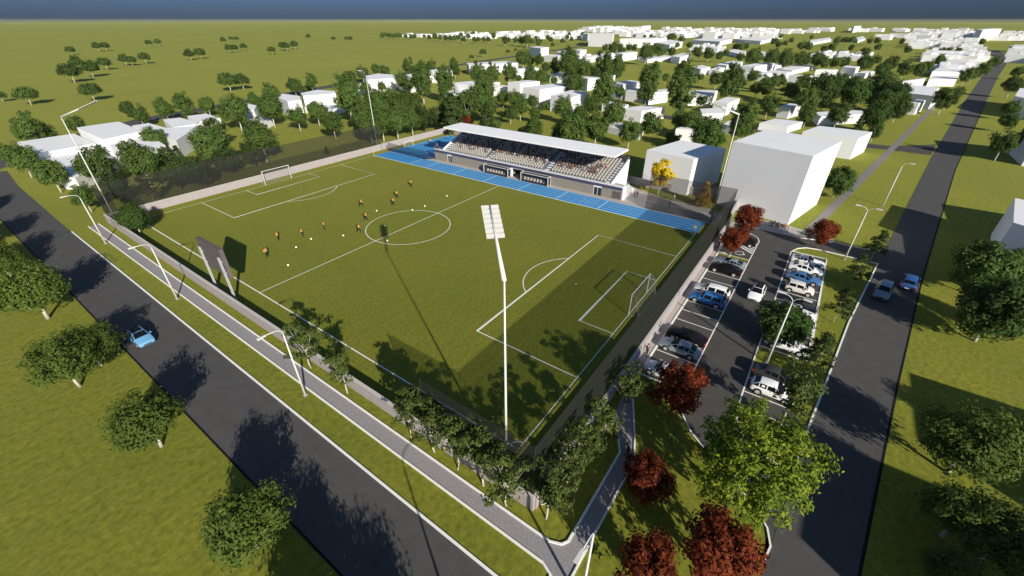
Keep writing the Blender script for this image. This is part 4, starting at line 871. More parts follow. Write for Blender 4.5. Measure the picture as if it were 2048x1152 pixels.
for a in (('tall', 693, 188, 46, 'tall leafy tree left of the far floodlight'), ('oak', 698, 157, 30, 'leafy tree by the back road left of the far floodlight head'),
          ('oak', 725, 145, 22, 'leafy tree right behind the far floodlight head'), ('oak', 751, 137, 17, 'leafy tree behind the house behind the far floodlight, left'), ('oak', 769, 141, 20, 'leafy tree behind the house behind the far floodlight, right'),
          ('tall', 817, 132, 20, 'leafy tree by the back road behind the half hidden house'), ('oak', 829, 138, 15, 'small leafy tree beside the back road, right of a taller one'), ('tall', 840, 127, 12, 'small lone tree beyond the back road'), ('oak', 862, 131, 18, 'leafy tree behind the tall house with the grey face'),
          ('tall', 907, 128, 15, 'slim tall tree beside the back road'), ('oak', 909, 139, 21, 'leafy tree in front of the slim tall one by the back road'), ('oak', 764, 172, 16, 'small round tree against the wall of the house behind the far floodlight'), ('oak', 731, 174, 20, 'small tree in front of the small annex'),
          ('oak', 804, 159, 26, 'light leafy tree left of the half hidden house'), ('oak', 815, 168, 22, 'light leafy tree in front of the low pale house'), ('tall', 843, 160, 38, 'round tree in front of the half hidden house'), ('tall', 888, 160, 38, 'round tree in front of the tall house with the grey face'), ('field', 943, 113, 9, 'small tree beyond the back road above the long house'),
          ('tall', 952, 140, 33, 'left of the three round trees before the long house beside the back road'), ('tall', 983, 141, 30, 'middle of the three round trees before the long house beside the back road'), ('tall', 1020, 142, 29, 'right of the three round trees before the long house beside the back road'),
          ('tall', 968, 169, 38, 'leafy tree hiding the right end of the wide house above the grandstand roof'), ('oak', 902, 210, 46, 'leafy tree above the left end of the grandstand roof'), ('fir', 907, 226, 36, 'dark conical tree above the left end of the grandstand roof'), ('tall', 935, 200, 44, 'leafy tree above the red tree by the grandstand'),
          ('oak', 960, 198, 42, 'leafy tree left of the small white cube, above the grandstand'), ('oak', 975, 212, 38, 'leafy tree lower left of the small white cube'), ('maple', 935, 240, 23, 'small red tree behind the left end of the grandstand roof'), ('fir', 975, 238, 30, 'dark sparse conical tree behind the grandstand roof, right of the red tree'), ('bush', 992, 246, 20, 'bush behind the grandstand roof beside the conical tree'),
          ('field', 966, 103, 13, 'lone tree beyond the back road, left of two'), ('field', 1016, 102, 8, 'tiny lone tree beyond the back road, left of a smaller one'), ('field', 1031, 99, 7, 'tiniest lone tree beyond the back road'), ('oak', 1046, 114, 27, 'round tree left of the lone white block'), ('oak', 1061, 120, 17, 'small tree at the foot of the lone white block'), ('tall', 1079, 118, 18, 'tree in front of the lone white block'),
          ('tall', 1060, 150, 24, 'tree in front of the house right of the long house'), ('oak', 1037, 156, 12, 'bush like tree at the foot of the house right of the long house'), ('oak', 1087, 153, 26, 'round tree between the tall twin houses and the small house with the shaded corner'), ('oak', 1093, 134, 16, 'small tree above the small house with the shaded corner'), ('tall', 1112, 132, 22, 'tree behind the small house with the shaded corner'),
          ('tall', 1138, 124, 34, 'tall tree right of the low house by the lone block'), ('oak', 1148, 134, 30, 'tree in front of the tall tree near the lone block'), ('oak', 1166, 134, 32, 'tree left of the terrace house'), ('tall', 1148, 160, 40, 'tall round tree left of the house with the blue shaded end'), ('oak', 1108, 161, 13, 'small tree before the small house with the shaded corner'),
          ('tall', 1207, 131, 34, 'tall tree right of the terrace house'), ('oak', 1193, 138, 24, 'tree in front of the tall tree right of the terrace house'), ('oak', 1237, 128, 24, 'round tree in front of the grey faced far house'), ('oak', 1235, 147, 20, 'tree behind the house with the blue shaded end'), ('tall', 1209, 174, 40, 'round tall tree right of the house with the blue shaded end'), ('oak', 1241, 183, 22, 'small round tree against the house behind the small round tree'),
          ('oak', 1124, 212, 36, 'round tree in front of the house right of the pair'), ('oak', 1065, 202, 22, 'small round tree at the foot of the largest twin house'), ('bush', 1091, 212, 20, 'bush between the largest twin house and the house right of it'), ('oak', 1004, 194, 25, 'leafy tree in front of the small white cube'), ('oak', 1028, 196, 26, 'leafy tree in front of the tall left twin house'), ('oak', 1040, 209, 26, 'lower leafy tree in front of the tall left twin house'),
          ('tall', 968, 192, 42, 'tall leafy tree above the middle of the grandstand roof left part'), ('oak', 1070, 225, 22, 'leafy tree on the lawn below the largest twin house'), ('oak', 1022, 223, 26, 'leafy tree on the lawn below the tall left twin house'), ('oak', 1066, 256, 34, 'leafy tree right behind the middle of the grandstand roof'), ('bush', 1046, 264, 22, 'bush right behind the middle of the grandstand roof'),
          ('oak', 1143, 254, 48, 'dark leafy tree right behind the grandstand roof, right of the middle'), ('oak', 1122, 266, 36, 'lower tree right behind the grandstand roof, right of the middle'), ('oak', 1185, 207, 36, 'leafy tree in front of the right end of the house right of the pair'), ('oak', 1230, 226, 40, 'leafy tree left of the house above the grandstand end'), ('oak', 1162, 225, 26, 'light leafy tree beside the house right of the pair'), ('oak', 1195, 250, 46, 'round tree with a visible trunk left of the low house behind the grandstand end'),
          ('oak', 1160, 167, 24, 'tree left of the house with the blue shaded end, lower'), ('oak', 1291, 184, 34, 'leafy tree left of the blue shaded house'), ('tall', 1299, 156, 40, 'tall leafy tree behind the blue shaded house'), ('tall', 1365, 178, 52, 'tallest tree in the village, between the blue shaded house and the floodlight tip'), ('tall', 1366, 150, 42, 'tall tree right behind the tallest tree in the village'),
          ('oak', 1404, 200, 22, 'small tree beside the tip of the right floodlight'), ('oak', 1402, 153, 13, 'tiny tree in front of the house behind the tallest tree'), ('oak', 1332, 154, 14, 'small tree left of the tallest tree'), ('oak', 1435, 155, 28, 'round tree on the lawn left of the trio in front of the middle row'), ('tall', 1468, 150, 40, 'tall tree of the trio in front of the middle row'), ('tall', 1460, 172, 38, 'nearest tree of the trio in front of the middle row'), ('oak', 1482, 165, 22, 'smallest tree of the trio in front of the middle row'),
          ('oak', 1261, 262, 42, 'leafy tree in front of the low house behind the grandstand end'), ('oak', 1303, 244, 42, 'light leafy tree in front of the house above the grandstand end'), ('oak', 1362, 238, 36, 'dark leafy tree left of the house under the floodlight tip'), ('oak', 1386, 241, 42, 'leafy tree in front of the house under the floodlight tip'), ('linden', 1417, 266, 60, 'dense round tree behind the cube block behind the yellow tree'), ('bush', 1346, 278, 30, 'wide bush behind the cube block behind the yellow tree'),
          ('tall', 1492, 224, 48, 'tall leafy tree right behind the right floodlight pole'), ('oak', 1488, 252, 50, 'leafy tree right of the right floodlight pole, behind the tallest white block'), ('oak', 1540, 208, 40, 'leafy tree left of the house with the dappled wall'), ('oak', 1508, 150, 27, 'lollipop tree in front of the low house of the middle row'), ('tall', 1532, 161, 22, 'slim tree right of the lollipop tree'), ('tall', 1550, 158, 22, 'slim tree in the middle of the group before the middle row'), ('tall', 1563, 160, 20, 'slim tree at the right of the group before the middle row'),
          ('oak', 1513, 175, 26, 'round tree below the lollipop tree'), ('oak', 1536, 175, 28, 'round tree below the slim trees of the middle row'), ('oak', 1583, 180, 36, 'round tree left of the dense trees'), ('oak', 1610, 161, 30, 'round tree in front of the grey faced house of the middle row'),
          ('tall', 1616, 190, 46, 'leftmost of the dense dark trees'), ('linden', 1645, 178, 62, 'big tree of the dense trees, left part'), ('linden', 1675, 170, 46, 'big tree of the dense trees, behind the left part'), ('linden', 1713, 182, 62, 'big tree in the middle of the dense trees'), ('linden', 1757, 176, 68, 'tallest of the dense trees'), ('linden', 1792, 190, 60, 'dense tree nearest the roadside houses'), ('linden', 1772, 206, 60, 'dense tree in the middle of the right part of the grove'), ('linden', 1798, 214, 50, 'dense tree at the right edge of the grove'), ('linden', 1757, 232, 62, 'nearest tree of the dense grove, beside the lawn'),
          ('oak', 1751, 262, 34, 'tree at the right end of the block on the lawn'), ('oak', 1680, 224, 46, 'tree in front of the wide shaded house'), ('oak', 1615, 227, 36, 'tree left of the wide shaded house'), ('fir', 1716, 246, 26, 'conical tree behind the block on the lawn'),
          ('oak', 1893, 195, 52, 'round tree standing over the walking path'), ('oak', 1921, 182, 26, 'smaller tree right of the round tree over the walking path'), ('oak', 1938, 148, 36, 'nearest tree of the roadside row left of the main road'), ('oak', 1951, 146, 34, 'second tree of the roadside row left of the main road'), ('oak', 1969, 137, 30, 'third tree of the roadside row left of the main road'), ('oak', 1988, 124, 28, 'farthest tree of the roadside row left of the main road'),
          ('oak', 2035, 143, 26, 'tree across the main road near the far bend'), ('oak', 2030, 168, 42, 'leafy tree across the main road at the right edge'), ('oak', 2022, 216, 38, 'leafy tree across the main road in front of the shaded block'), ('oak', 2020, 240, 40, 'leafy tree across the main road below the shaded block'), ('oak', 2010, 284, 58, 'leafy tree across the main road beside the wide shadow'), ('oak', 2042, 278, 52, 'leafy tree cut by the right edge beside the wide shadow')):
    tree_c(*a)
# --- rows of small far trees
row1 = [(1610, 119, 24), (1636, 119, 26), (1652, 123, 24), (1673, 123, 26), (1690, 123, 24), (1732, 124, 34), (1754, 119, 20), (1784, 124, 34), (1767, 138, 30), (1812, 136, 32), (1841, 138, 26), (1857, 131, 24), (1881, 119, 21)]
for a in row1: tree_c('oak', *a, 'round tree of the double row between the middle houses and the roadside houses', 'double row of trees right of the middle')
mid = [(1682, 105, 13), (1734, 103, 20), (1885, 100, 16), (1899, 100, 15), (1918, 101, 17), (1816, 98, 16), (1549, 82, 14), (1558, 88, 14), (1562, 72, 10), (1571, 86, 10), (1583, 80, 10), (1603, 91, 16), (1618, 92, 16), (1624, 74, 8), (1649, 97, 14), (1664, 94, 16), (1674, 80, 14), (1686, 79, 12), (1695, 79, 13), (1706, 79, 13), (1703, 95, 13), (1727, 100, 12), (1740, 82, 12), (1755, 80, 14), (1805, 82, 13), (1757, 93, 16), (1965, 82, 16)]
for a in mid: tree_c('oak', *a, 'small tree on the far meadow between the parts of the town', 'trees on the far meadow')
for a in ((1508, 112, 32), (1544, 113, 30), (1573, 115, 28), (1602, 115, 28), (1633, 116, 26), (1395, 103, 20), (1418, 105, 22), (1440, 110, 16), (1451, 105, 14), (1481, 113, 18), (1472, 93, 12), (1482, 93, 14), (1492, 92, 12)): tree_c('oak', *a, 'round tree of the row above the middle houses', 'row of trees above the middle houses')
for a in ((1054, 77, 15), (1064, 82, 10), (1072, 75, 7), (1077, 84, 13), (1095, 74, 8), (1101, 78, 9), (1105, 89, 7), (1125, 81, 9), (1134, 74, 8), (1143, 77, 8), (1158, 75, 7), (1108, 67, 6), (1139, 68, 6), (1165, 68, 8)): tree_c('oak', *a, 'small tree among the far houses left of the largest far block', 'trees among the far left houses')
for a in ((1211, 94, 12), (1226, 93, 18), (1240, 93, 12), (1244, 101, 14), (1258, 94, 12), (1268, 94, 12), (1293, 102, 22), (1308, 96, 18), (1322, 100, 20), (1289, 73, 7), (1302, 73, 8), (1317, 80, 10), (1324, 79, 8), (1339, 73, 12), (1347, 72, 12), (1363, 78, 14), (1354, 90, 10), (1344, 102, 14), (1380, 90, 12)): tree_c('oak', *a, 'small tree among the far houses right of the largest far block', 'trees right of the largest far block')
for a in ((764, 70, 8), (770, 69, 8), (777, 70, 8), (783, 71, 8), (790, 71, 8), (795, 70, 8), (800, 71, 8), (811, 72, 8), (822, 72, 8), (829, 72, 8), (848, 72, 7), (858, 74, 8), (869, 72, 10), (880, 74, 8), (891, 75, 9), (901, 76, 9), (909, 75, 9), (916, 74, 8), (922, 69, 8), (927, 77, 10), (937, 72, 9), (946, 67, 9), (949, 78, 9), (957, 78, 9), (968, 78, 8), (977, 78, 8), (987, 71, 10), (1010, 79, 12), (1017, 79, 9), (1031, 80, 10), (1043, 80, 13)): tree_c('oak', *a, 'tiny tree of the far row along the left edge of the town', 'far row of trees along the left edge of the town')
# --- near the plaza and the parking lot
tree_b('ginkgo', 1316, 389, 9.6, 'tall bright yellow tree on the lawn behind the plaza')
tree_b('amber', 1404, 413, 6.3, 'cone shaped amber tree beside the right floodlight pole')
tree_b('linden', 1665, 394, 7.6, 'dense round tree right of the tallest white block')
tree_c('maple', 1497, 438, 56, 'red maple by the wall end at the top of the parking lot', 'red maples')
tree_c('maple', 1468, 478, 58, 'red maple over the disabled parking bay', 'red maples')
tree_b('maple', 1633, 497, 6.0, 'red maple on the parking island beside the entrance road', 'red maples')
tree_b('maple', 1343, 828, 7.0, 'red maple over the white car at the near end of the wall side bays', 'red maples')
tree_c('maple', 1300, 953, 92, 'red maple right beside the footpath bend', 'red maples')
tree_c('maple', 1293, 1128, 114, 'red maple cut by the bottom edge, left of two', 'red maples')
tree_c('maple', 1453, 1100, 142, 'largest red maple, at the bottom beside the main road', 'red maples')
tree_c('lime', 1530, 930, 246, 'largest tree, bright yellow green, over the parking exit road')
t_ = tree_w('linden', 35.6, -19.6, 8.6, 'dense green tree over the bays behind the twin arm lamp'); t_.scale.z *= .74
for (bx, by, h, lb) in ((1741, 520, 6.4, 'thin young tree on the verge nearest the entrance road'), (1700, 571, 6.2, 'thin young tree on the verge left of the grey car on the road'), (1666, 645, 6.4, 'thin young tree on the verge beside the middle of the right bays'), (1619, 746, 6.8, 'thin young tree on the verge at the end of the right bays')):
    tree_b('young', bx, by, h, lb, 'thin young trees on the verge')
tree_c('birch', 1603, 778, 92, 'loose leafy tree over the white car in the lowest right bay')
# --- birches along the near walls
for x, y, h, lb in ((-5.5, 29.2, 8.6, 'birch outside the street wall, farthest from the near corner'), (-5.5, 21.6, 8.6, 'birch outside the street wall, second from the far end of the row'), (-5.5, 10.4, 9.0, 'birch outside the street wall, left of the corner thicket'), (-5.4, 7.0, 9.2, 'birch of the corner thicket, at its street end'), (-5.5, 3.6, 9.4, 'birch of the corner thicket, left of the floodlight mast'),
                    (-5.4, 0.4, 9.2, 'birch of the corner thicket, in front of the floodlight mast'), (-5.7, -2.6, 9.0, 'birch of the corner thicket, right of the floodlight mast'), (-4.6, -6.3, 8.8, 'birch standing at the outer corner of the brick walls'), (-1.4, -6.7, 8.4, 'birch outside the parking side wall nearest the corner'), (2.2, -6.6, 8.0, 'birch outside the parking side wall, second from the corner'),
                    (5.6, -6.9, 7.8, 'birch beside the footpath, third from the corner along the parking side wall'), (10.4, -7.4, 8.4, 'birch over the footpath bend beside the parking side wall')):
    tree_w('birch', x, y, h, lb, 'birches along the near walls')
# --- right of the main road
for bx, by, h, k, lb in ((1931, 587, 9.6, 'linden', 'large green tree right of the road, beside the block at the right edge'), (1949, 682, 10.0, 'linden', 'large green tree right of the road with a leaning shadow on the lawn'), (1894, 945, 8.4, 'broad', 'large dark green tree at the lower right beside the shaded lawn')):
    tree_b(k, bx, by, h, lb)
tree_c('linden', 2012, 540, 120, 'large green tree between the two big trees right of the road')
tree_c('broad', 2048, 872, 120, 'dark green tree cut by the right edge at the lower right')
tree_c('broad', 1925, 1035, 170, 'dark green tree beside the road at the bottom right')
tree_c('broad', 2020, 1080, 190, 'dark green tree in the bottom right corner')
tree_c('broad', 1915, 1140, 120, 'dark green tree cut by the bottom edge at the right')
tree_c('linden', 2030, 630, 90, 'green tree cut by the right edge below the big trees')
# ---------------------------------------------------------------- cars
def paint(name, c, metal=0.0): return mat(name, c, 0.32, 0.5, metal=metal, coat=0.35)
PAINT = {'white': paint('white_paint', (.80, .80, .80)), 'black': mat('black_paint', (.008, .006, .006), .38, .2, coat=.1), 'silver': paint('silver_paint', (.30, .36, .40), .3), 'blue': paint('blue_paint', (.03, .16, .42)), 'sky': paint('light_blue_paint', (.14, .33, .55)),
         'deepblue': paint('deep_blue_paint', (.02, .08, .26)), 'grey': paint('grey_paint', (.20, .27, .33), .3), 'dark': mat('dark_grey_paint', (.04, .04, .042), .45, .25), 'cream': paint('cream_paint', (.70, .67, .62)), 'navy': paint('navy_paint', (.05, .14, .30))}
M['cglass'] = mat('car_glass', (.006, .007, .010), .12, .25)
M['croof'] = mat('black_roof', (.008, .008, .010), .5, .1)
M['rim'] = mat('alloy_rim', (.55, .54, .52), .35, .5, metal=.3)
M['hl'] = mat('headlight', (.65, .68, .70), .2, .6); M['tl'] = mat('tail_light', (.42, .012, .01), .3, .5); M['mbike'] = mat('engine_metal', (.10, .10, .11), .4, .5, metal=.5)
# station: x, half width, bottom, shoulder, top, half width of the top
CARS = {
 'sedan': [(2.38, .60, .36, .50, .56, .52), (2.28, .80, .26, .62, .68, .68), (1.95, .90, .22, .73, .79, .74), (1.05, .92, .20, .86, .94, .78), (.15, .92, .20, .90, 1.38, .60), (-.6, .92, .20, .92, 1.43, .60), (-1.15, .92, .20, .93, 1.36, .59), (-1.78, .90, .22, .93, 1.03, .72), (-2.22, .86, .28, .88, .97, .70), (-2.38, .74, .40, .72, .78, .62)],
 'coupe': [(2.40, .62, .34, .46, .52, .54), (2.28, .84, .24, .58, .64, .70), (1.9, .93, .20, .71, .78, .76), (.75, .94, .19, .84, .93, .80), (-.1, .94, .19, .88, 1.27, .58), (-.7, .94, .19, .92, 1.31, .57), (-1.1, .95, .19, .94, 1.24, .57), (-1.95, .93, .22, .93, .99, .74), (-2.25, .88, .28, .88, .95, .72), (-2.38, .76, .40, .70, .76, .64)],
 'hatch': [(2.10, .60, .36, .52, .58, .52), (2.02, .80, .26, .64, .70, .68), (1.72, .88, .22, .76, .83, .74), (.98, .90, .20, .89, .97, .78), (.2, .90, .20, .94, 1.44, .62), (-.6, .90, .20, .96, 1.49, .62), (-1.35, .90, .20, .98, 1.44, .60), (-1.88, .88, .24, .98, 1.08, .70), (-2.03, .84, .28, .86, .94, .72), (-2.10, .74, .40, .70, .76, .64)],
 'suv': [(2.36, .66, .44, .66, .72, .58), (2.28, .84, .34, .76, .84, .72), (1.95, .93, .30, .90, .98, .78), (1.15, .95, .28, 1.02, 1.11, .80), (.45, .95, .28, 1.06, 1.62, .66), (-.6, .95, .28, 1.07, 1.68, .66), (-1.85, .95, .28, 1.08, 1.62, .64), (-2.22, .92, .32, 1.08, 1.20, .72), (-2.32, .88, .36, .94, 1.02, .74), (-2.38, .78, .44, .76, .82, .66)],
 'mini': [(1.80, .60, .38, .58, .66, .52), (1.74, .76, .30, .72, .80, .64), (1.45, .82, .26, .88, .96, .70), (.95, .84, .24, .98, 1.06, .72), (.45, .84, .24, 1.0, 1.50, .64), (-.5, .84, .24, 1.01, 1.56, .64), (-1.45, .84, .24, 1.01, 1.52, .64), (-1.70, .83, .28, 1.0, 1.12, .68), (-1.76, .80, .32, .86, .94, .68), (-1.80, .72, .40, .70, .76, .62)]}
WHEELX = {'sedan': (1.42, -1.40), 'coupe': (1.45, -1.42), 'hatch': (1.28, -1.28), 'suv': (1.42, -1.40), 'mini': (1.18, -1.18)}
def car_proto(kind, roof_glass=False, sunroof=False):
    S = CARS[kind]; v = []; f = []; n = 13
    for x, hw, zb, zs, zt, wt in S:
        h = [(hw*.86, zb), (hw*.985, zb+.10), (hw, (zb+zs)/2+.02), (hw*.97, zs), (wt, zt-.05 if zt-zs > .2 else (zs+zt)/2), (wt*.80, zt)]
        v += [(x, -a, b) for a, b in h]+[(x, 0, zt+.025)]+[(x, a, b) for a, b in h[::-1]]
    for k in range(len(S)-1):
        for j in range(n-1): f.append((k*n+j, k*n+j+1, (k+1)*n+j+1, (k+1)*n+j))
        f.append((k*n+n-1, k*n, (k+1)*n, (k+1)*n+n-1))
    f += [tuple(range(n-1, -1, -1)), tuple(range((len(S)-1)*n, len(S)*n))]
    root = empty('car'); body = mesh('body', v, f, PAINT['white'], root)
    V = [Vector(q) for q in v]
    bm = bmesh.new(); bm.from_mesh(body.data); bmesh.ops.recalc_face_normals(bm, faces=bm.faces)
    be = [e_ for e_ in bm.edges if len(e_.link_faces) == 2 and e_.calc_face_angle(0) > .5]
    bmesh.ops.bevel(bm, geom=be, offset=.03, segments=2, affect='EDGES', profile=.6); bm.to_mesh(body.data); bm.free()
    body.data.polygons.foreach_set('use_smooth', [True]*len(body.data.polygons)); body.data.set_sharp_from_angle(angle=R(38))
    cab = [k for k in range(len(S)-1) if max(S[k][4]-S[k][3], S[k+1][4]-S[k+1][3]) > .25]
    def pane(quads, name, ins=.90, off=.012):
        mv = []; mf = []
        for q in quads:
            P = [V[i] for i in q]; c = sum(P, Vector())/4; nn = (P[1]-P[0]).cross(P[2]-P[0]).normalized()
            if nn.dot(c-Vector((c.x, 0, .6))) < 0: nn = -nn
            o = len(mv); Q = [c+(p-c)*ins+nn*off for p in P]; mv += Q; mf.append(tuple(range(o, o+4)))
        m_ = mesh(name, mv, mf, M['cglass'], root)
        b_ = bmesh.new(); b_.from_mesh(m_.data); bmesh.ops.recalc_face_normals(b_, faces=b_.faces); b_.to_mesh(m_.data); b_.free()
        return m_
    q = lambda k, j: (k*n+j, k*n+j+1, (k+1)*n+j+1, (k+1)*n+j)
    def strip_pane(k, name):                      # windscreen or rear window: three faces wide, one piece
        a = [V[k*n+5], V[k*n+6], V[k*n+7]]; b = [V[(k+1)*n+5], V[(k+1)*n+6], V[(k+1)*n+7]]
        a2 = [Vector((p.x, p.y*1.12, p.z)) for p in a]; b2 = [Vector((p.x, p.y*1.08, p.z)) for p in b]
        A = [p.lerp(r_, .06) for p, r_ in zip(a2, b2)]; B = [p.lerp(r_, .94) for p, r_ in zip(a2, b2)]
        nn = (B[1]-A[1]).cross(A[2]-A[0]).normalized(); nn = nn if nn.z > 0 else -nn
        mesh(name, [p+nn*.014 for p in A+B], [(0, 1, 4, 3), (1, 2, 5, 4)], M['cglass'], root)
    strip_pane(cab[0], 'windscreen'); strip_pane(cab[-1], 'rear_window')
    for j in (3, 8): pane([q(k, j) for k in cab], 'side_window', .86, .014)
    if roof_glass:
        for k in cab[1:-1]: pane([q(k, 5), q(k, 6)], 'roof_glass', .97, .02).data.materials[0] = M['croof']
    if sunroof:
        k = cab[1]; pane([q(k, 5), q(k, 6)], 'sunroof', .72, .012)
    fx = S[0][0]; bx = S[-1][0]; zs = S[1][3]; hw = S[1][1]; rb = S[-2][1]; rz_ = S[-2][3]
    wr = .335 if kind != 'suv' else .39
    for x in WHEELX[kind]:
        for s in (-1, 1): MB().tube([(x, s*(S[4][1]-.2), wr+.02), (x, s*(S[4][1]+.006), wr+.02)], wr+.075, 18).build('wheel_arch', M['black'], root)
    for x in WHEELX[kind]:
        for s in (-1, 1):
            wl = MB().tube([(0, -.11, 0), (0, .11, 0)], wr, 18).build('wheel', M['black'], root); wl.location = (x, s*(S[4][1]-.085), wr)
            mb = MB(); mb.tube([(0, s*.108, 0), (0, s*.122, 0)], wr*.68, 14); mb.tube([(0, s*.12, 0), (0, s*.13, 0)], wr*.16, 8); mb.build('rim', M['rim'], wl)
    for s in (-1, 1):
        mb = MB(); mb.add([(fx-.06, s*hw*.55, zs-.10), (fx-.30, s*hw*1.0, zs-.04), (fx-.34, s*hw*.98, zs+.035), (fx-.12, s*hw*.55, zs+.035), (fx-.02, s*hw*.55, zs-.06), (fx-.20, s*hw*1.07, zs-.03)], [(0, 4, 3), (4, 5, 2, 3), (0, 1, 5, 4)]); mb.build('headlight', M['hl'], root)
        mb = MB(); mb.box(bx-.02, bx+.17, s*rb*.58 if s > 0 else -rb*1.0, rb*1.0 if s > 0 else -rb*.58, rz_-.16, rz_-.02); mb.build('tail_light', M['tl'], root)
        cx_ = S[cab[0]][0]-.28; mb = MB(); y0 = S[4][1]*.98; mb.box(cx_-.08, cx_+.10, min(s*y0, s*(y0+.17)), max(s*y0, s*(y0+.17)), S[4][3]+.02, S[4][3]+.15); mb.build('mirror', PAINT['white'], root)
    MB().box(fx-.10, fx+.012, -hw*.5, hw*.5, S[0][2]+.03, S[0][3]-.02).build('grille', M['black'], root)
    MB().box(bx-.03, bx+.1, -.26, .26, S[-1][2]+.06, S[-1][2]+.18).build('number_plate', M['kerb'], root)
    return root
CP = {}
def car(kind, color, x, y, rz, label, group=None, name='parked_car', **k):
    key = (kind, tuple(sorted(k.items())))
    if key not in CP: CP[key] = car_proto(kind, **k); r = CP[key]
    else: r = copy_tree(CP[key])
    r.name = name; r.location = (x, y, .03); r.rotation_euler = (0, 0, rz); r.scale = (1.15,)*3; tag(r, label, 'car', group)
    for c in r.children:
        if c.name.split('.')[0] in ('body', 'mirror'):
            c.material_slots[0].link = 'OBJECT'; c.material_slots[0].material = PAINT[color]
    return r
UP, DN = math.pi/2, -math.pi/2        # nose towards the wall / towards the verge
G = 'cars in the parking lot'
car('coupe', 'silver', 55.4, -9.0, UP, 'silver grey coupe parked beside the small grass strip, behind the black sedan', G)
car('sedan', 'black', 52.5, -9.0, UP, 'black sedan parked by the wall next to the silver coupe', G)
car('suv', 'white', 43.2, -8.8, UP, 'white estate car parked by the wall behind the blue one', G)
car('suv', 'blue', 40.4, -8.9, UP, 'blue estate car parked by the wall', G)
car('sedan', 'black', 28.9, -9.0, UP, 'black car with a sunroof parked by the wall beside the grey sedan', G, sunroof=True)
car('sedan', 'silver', 25.9, -9.0, UP, 'pale grey sedan parked by the wall below the black one with a sunroof', G)
car('hatch', 'white', 20.0, -8.7, UP, 'white car half under the red maple at the near end of the wall side bays', G)
car('hatch', 'black', 66.6, -9.2, UP, 'black car in the disabled bay under the red maple', G)
car('coupe', 'white', 64.5, -20.7, DN, 'white sports coupe in the farthest right hand bay', G)
car('sedan', 'white', 60.8, -20.7, DN, 'white sedan with a black sunroof in the right hand bays', G, sunroof=True)
car('sedan', 'navy', 57.0, -20.7, DN, 'dark blue sedan between the white sedan and the small cream car', G)
car('mini', 'cream', 52.6, -20.6, DN, 'small boxy cream car in the right hand bays', G)
car('coupe', 'white', 44.6, -20.8, DN, 'white sports car emerging from behind the dense green tree', G)
car('hatch', 'dark', 40.8, -20.7, DN, 'dark car almost hidden behind the dense green tree', G)
car('coupe', 'white', 35.2, -20.8, DN, 'white car partly under the dense green tree in the nearest right bay', G)
car('sedan', 'dark', 27.4, -20.6, DN, 'dark grey sedan in the lower bays beside the white hatchback', G)
car('hatch', 'white', 24.4, -20.6, DN, 'white hatchback under the loose leafy tree in the lower bays', G)
car('hatch', 'white', 47.2, -15.0, math.pi-.05, 'white car with a black glass roof driving along the parking aisle', None, 'car', roof_glass=True)
car('hatch', 'sky', -16.2, 53.9, DN+.02, 'light blue car with a dark glass roof driving on the side street', None, 'car', roof_glass=True)
car('suv', 'grey', 59.7, -31.9, math.pi-.15, 'grey blue car on the main road heading towards the viewer', None, 'car')
car('suv', 'deepblue', 65.9, -35.6, -.16, 'bright blue car on the main road beside the grey one', None, 'car')
# ---------------------------------------------------------------- motorcycles, bollards
def motorcycle(x, y, rz, c, label):
    r = tag(empty('motorcycle', (x, y, .02), rz), label, 'motorcycle')
    for s in (.72, -.68):
        wl = MB().tube([(0, -.07, 0), (0, .07, 0)], .31, 16).build('wheel', M['black'], r, True); wl.location = (s, 0, .31)
        MB().tube([(0, -.075, 0), (0, .075, 0)], .19, 12).build('rim', M['rim'], wl)
    mb = MB(); mb.tube([(.72, 0, .31), (.52, 0, .75), (.40, 0, 1.02)], .045, 6); mb.tube([(.45, 0, .85), (-.1, 0, .45), (-.68, 0, .33)], .05, 6); mb.box(-.25, .3, -.14, .14, .25, .60); mb.tube([(-.3, .16, .32), (-.95, .18, .42)], .05, 6); mb.build('frame', M['mbike'], r)
    m_ = mat('bike_paint', c, .35, .5, coat=.5)
    mb = MB(); mb.tube([(.42, 0, .86), (.2, 0, .92), (-.12, 0, .80)], [.10, .19, .12], 10); mb.build('fuel_tank', m_, r, True)
    mb = MB(); mb.tube([(.98, 0, .60), (.72, 0, .68), (.46, 0, .62)], [.04, .10, .05], 8); mb.tube([(-.5, 0, .78), (-.95, 0, .72)], [.14, .07], 8); mb.build('fairing', m_, r, True)
    MB().tube([(-.08, 0, .80), (-.45, 0, .80), (-.75, 0, .88)], [.13, .16, .10], 8).build('saddle', M['black'], r, True)
    MB().tube([(.30, -.38, 1.05), (.42, 0, 1.02), (.30, .38, 1.05)], .025, 6).build('handlebar', M['mbike'], r)
    MB().tube([(.52, 0, .90), (.62, 0, .88)], [.11, .09], 10).build('headlight', M['hl'], r)
motorcycle(80.6, -12.7, DN+.5, (.05, .08, .14), 'dark blue motorcycle parked against the tallest white block')
motorcycle(80.2, -13.6, DN+.4, (.05, .06, .08), 'black motorcycle parked between the blue and the orange one')
motorcycle(6.6, -9.55, .35, (.12, .12, .13), 'dark grey motorcycle standing on the footpath beside the red maple')
motorcycle(80.0, -14.8, DN+.4, (.50, .10, .03), 'orange motorcycle parked against the tallest white block')
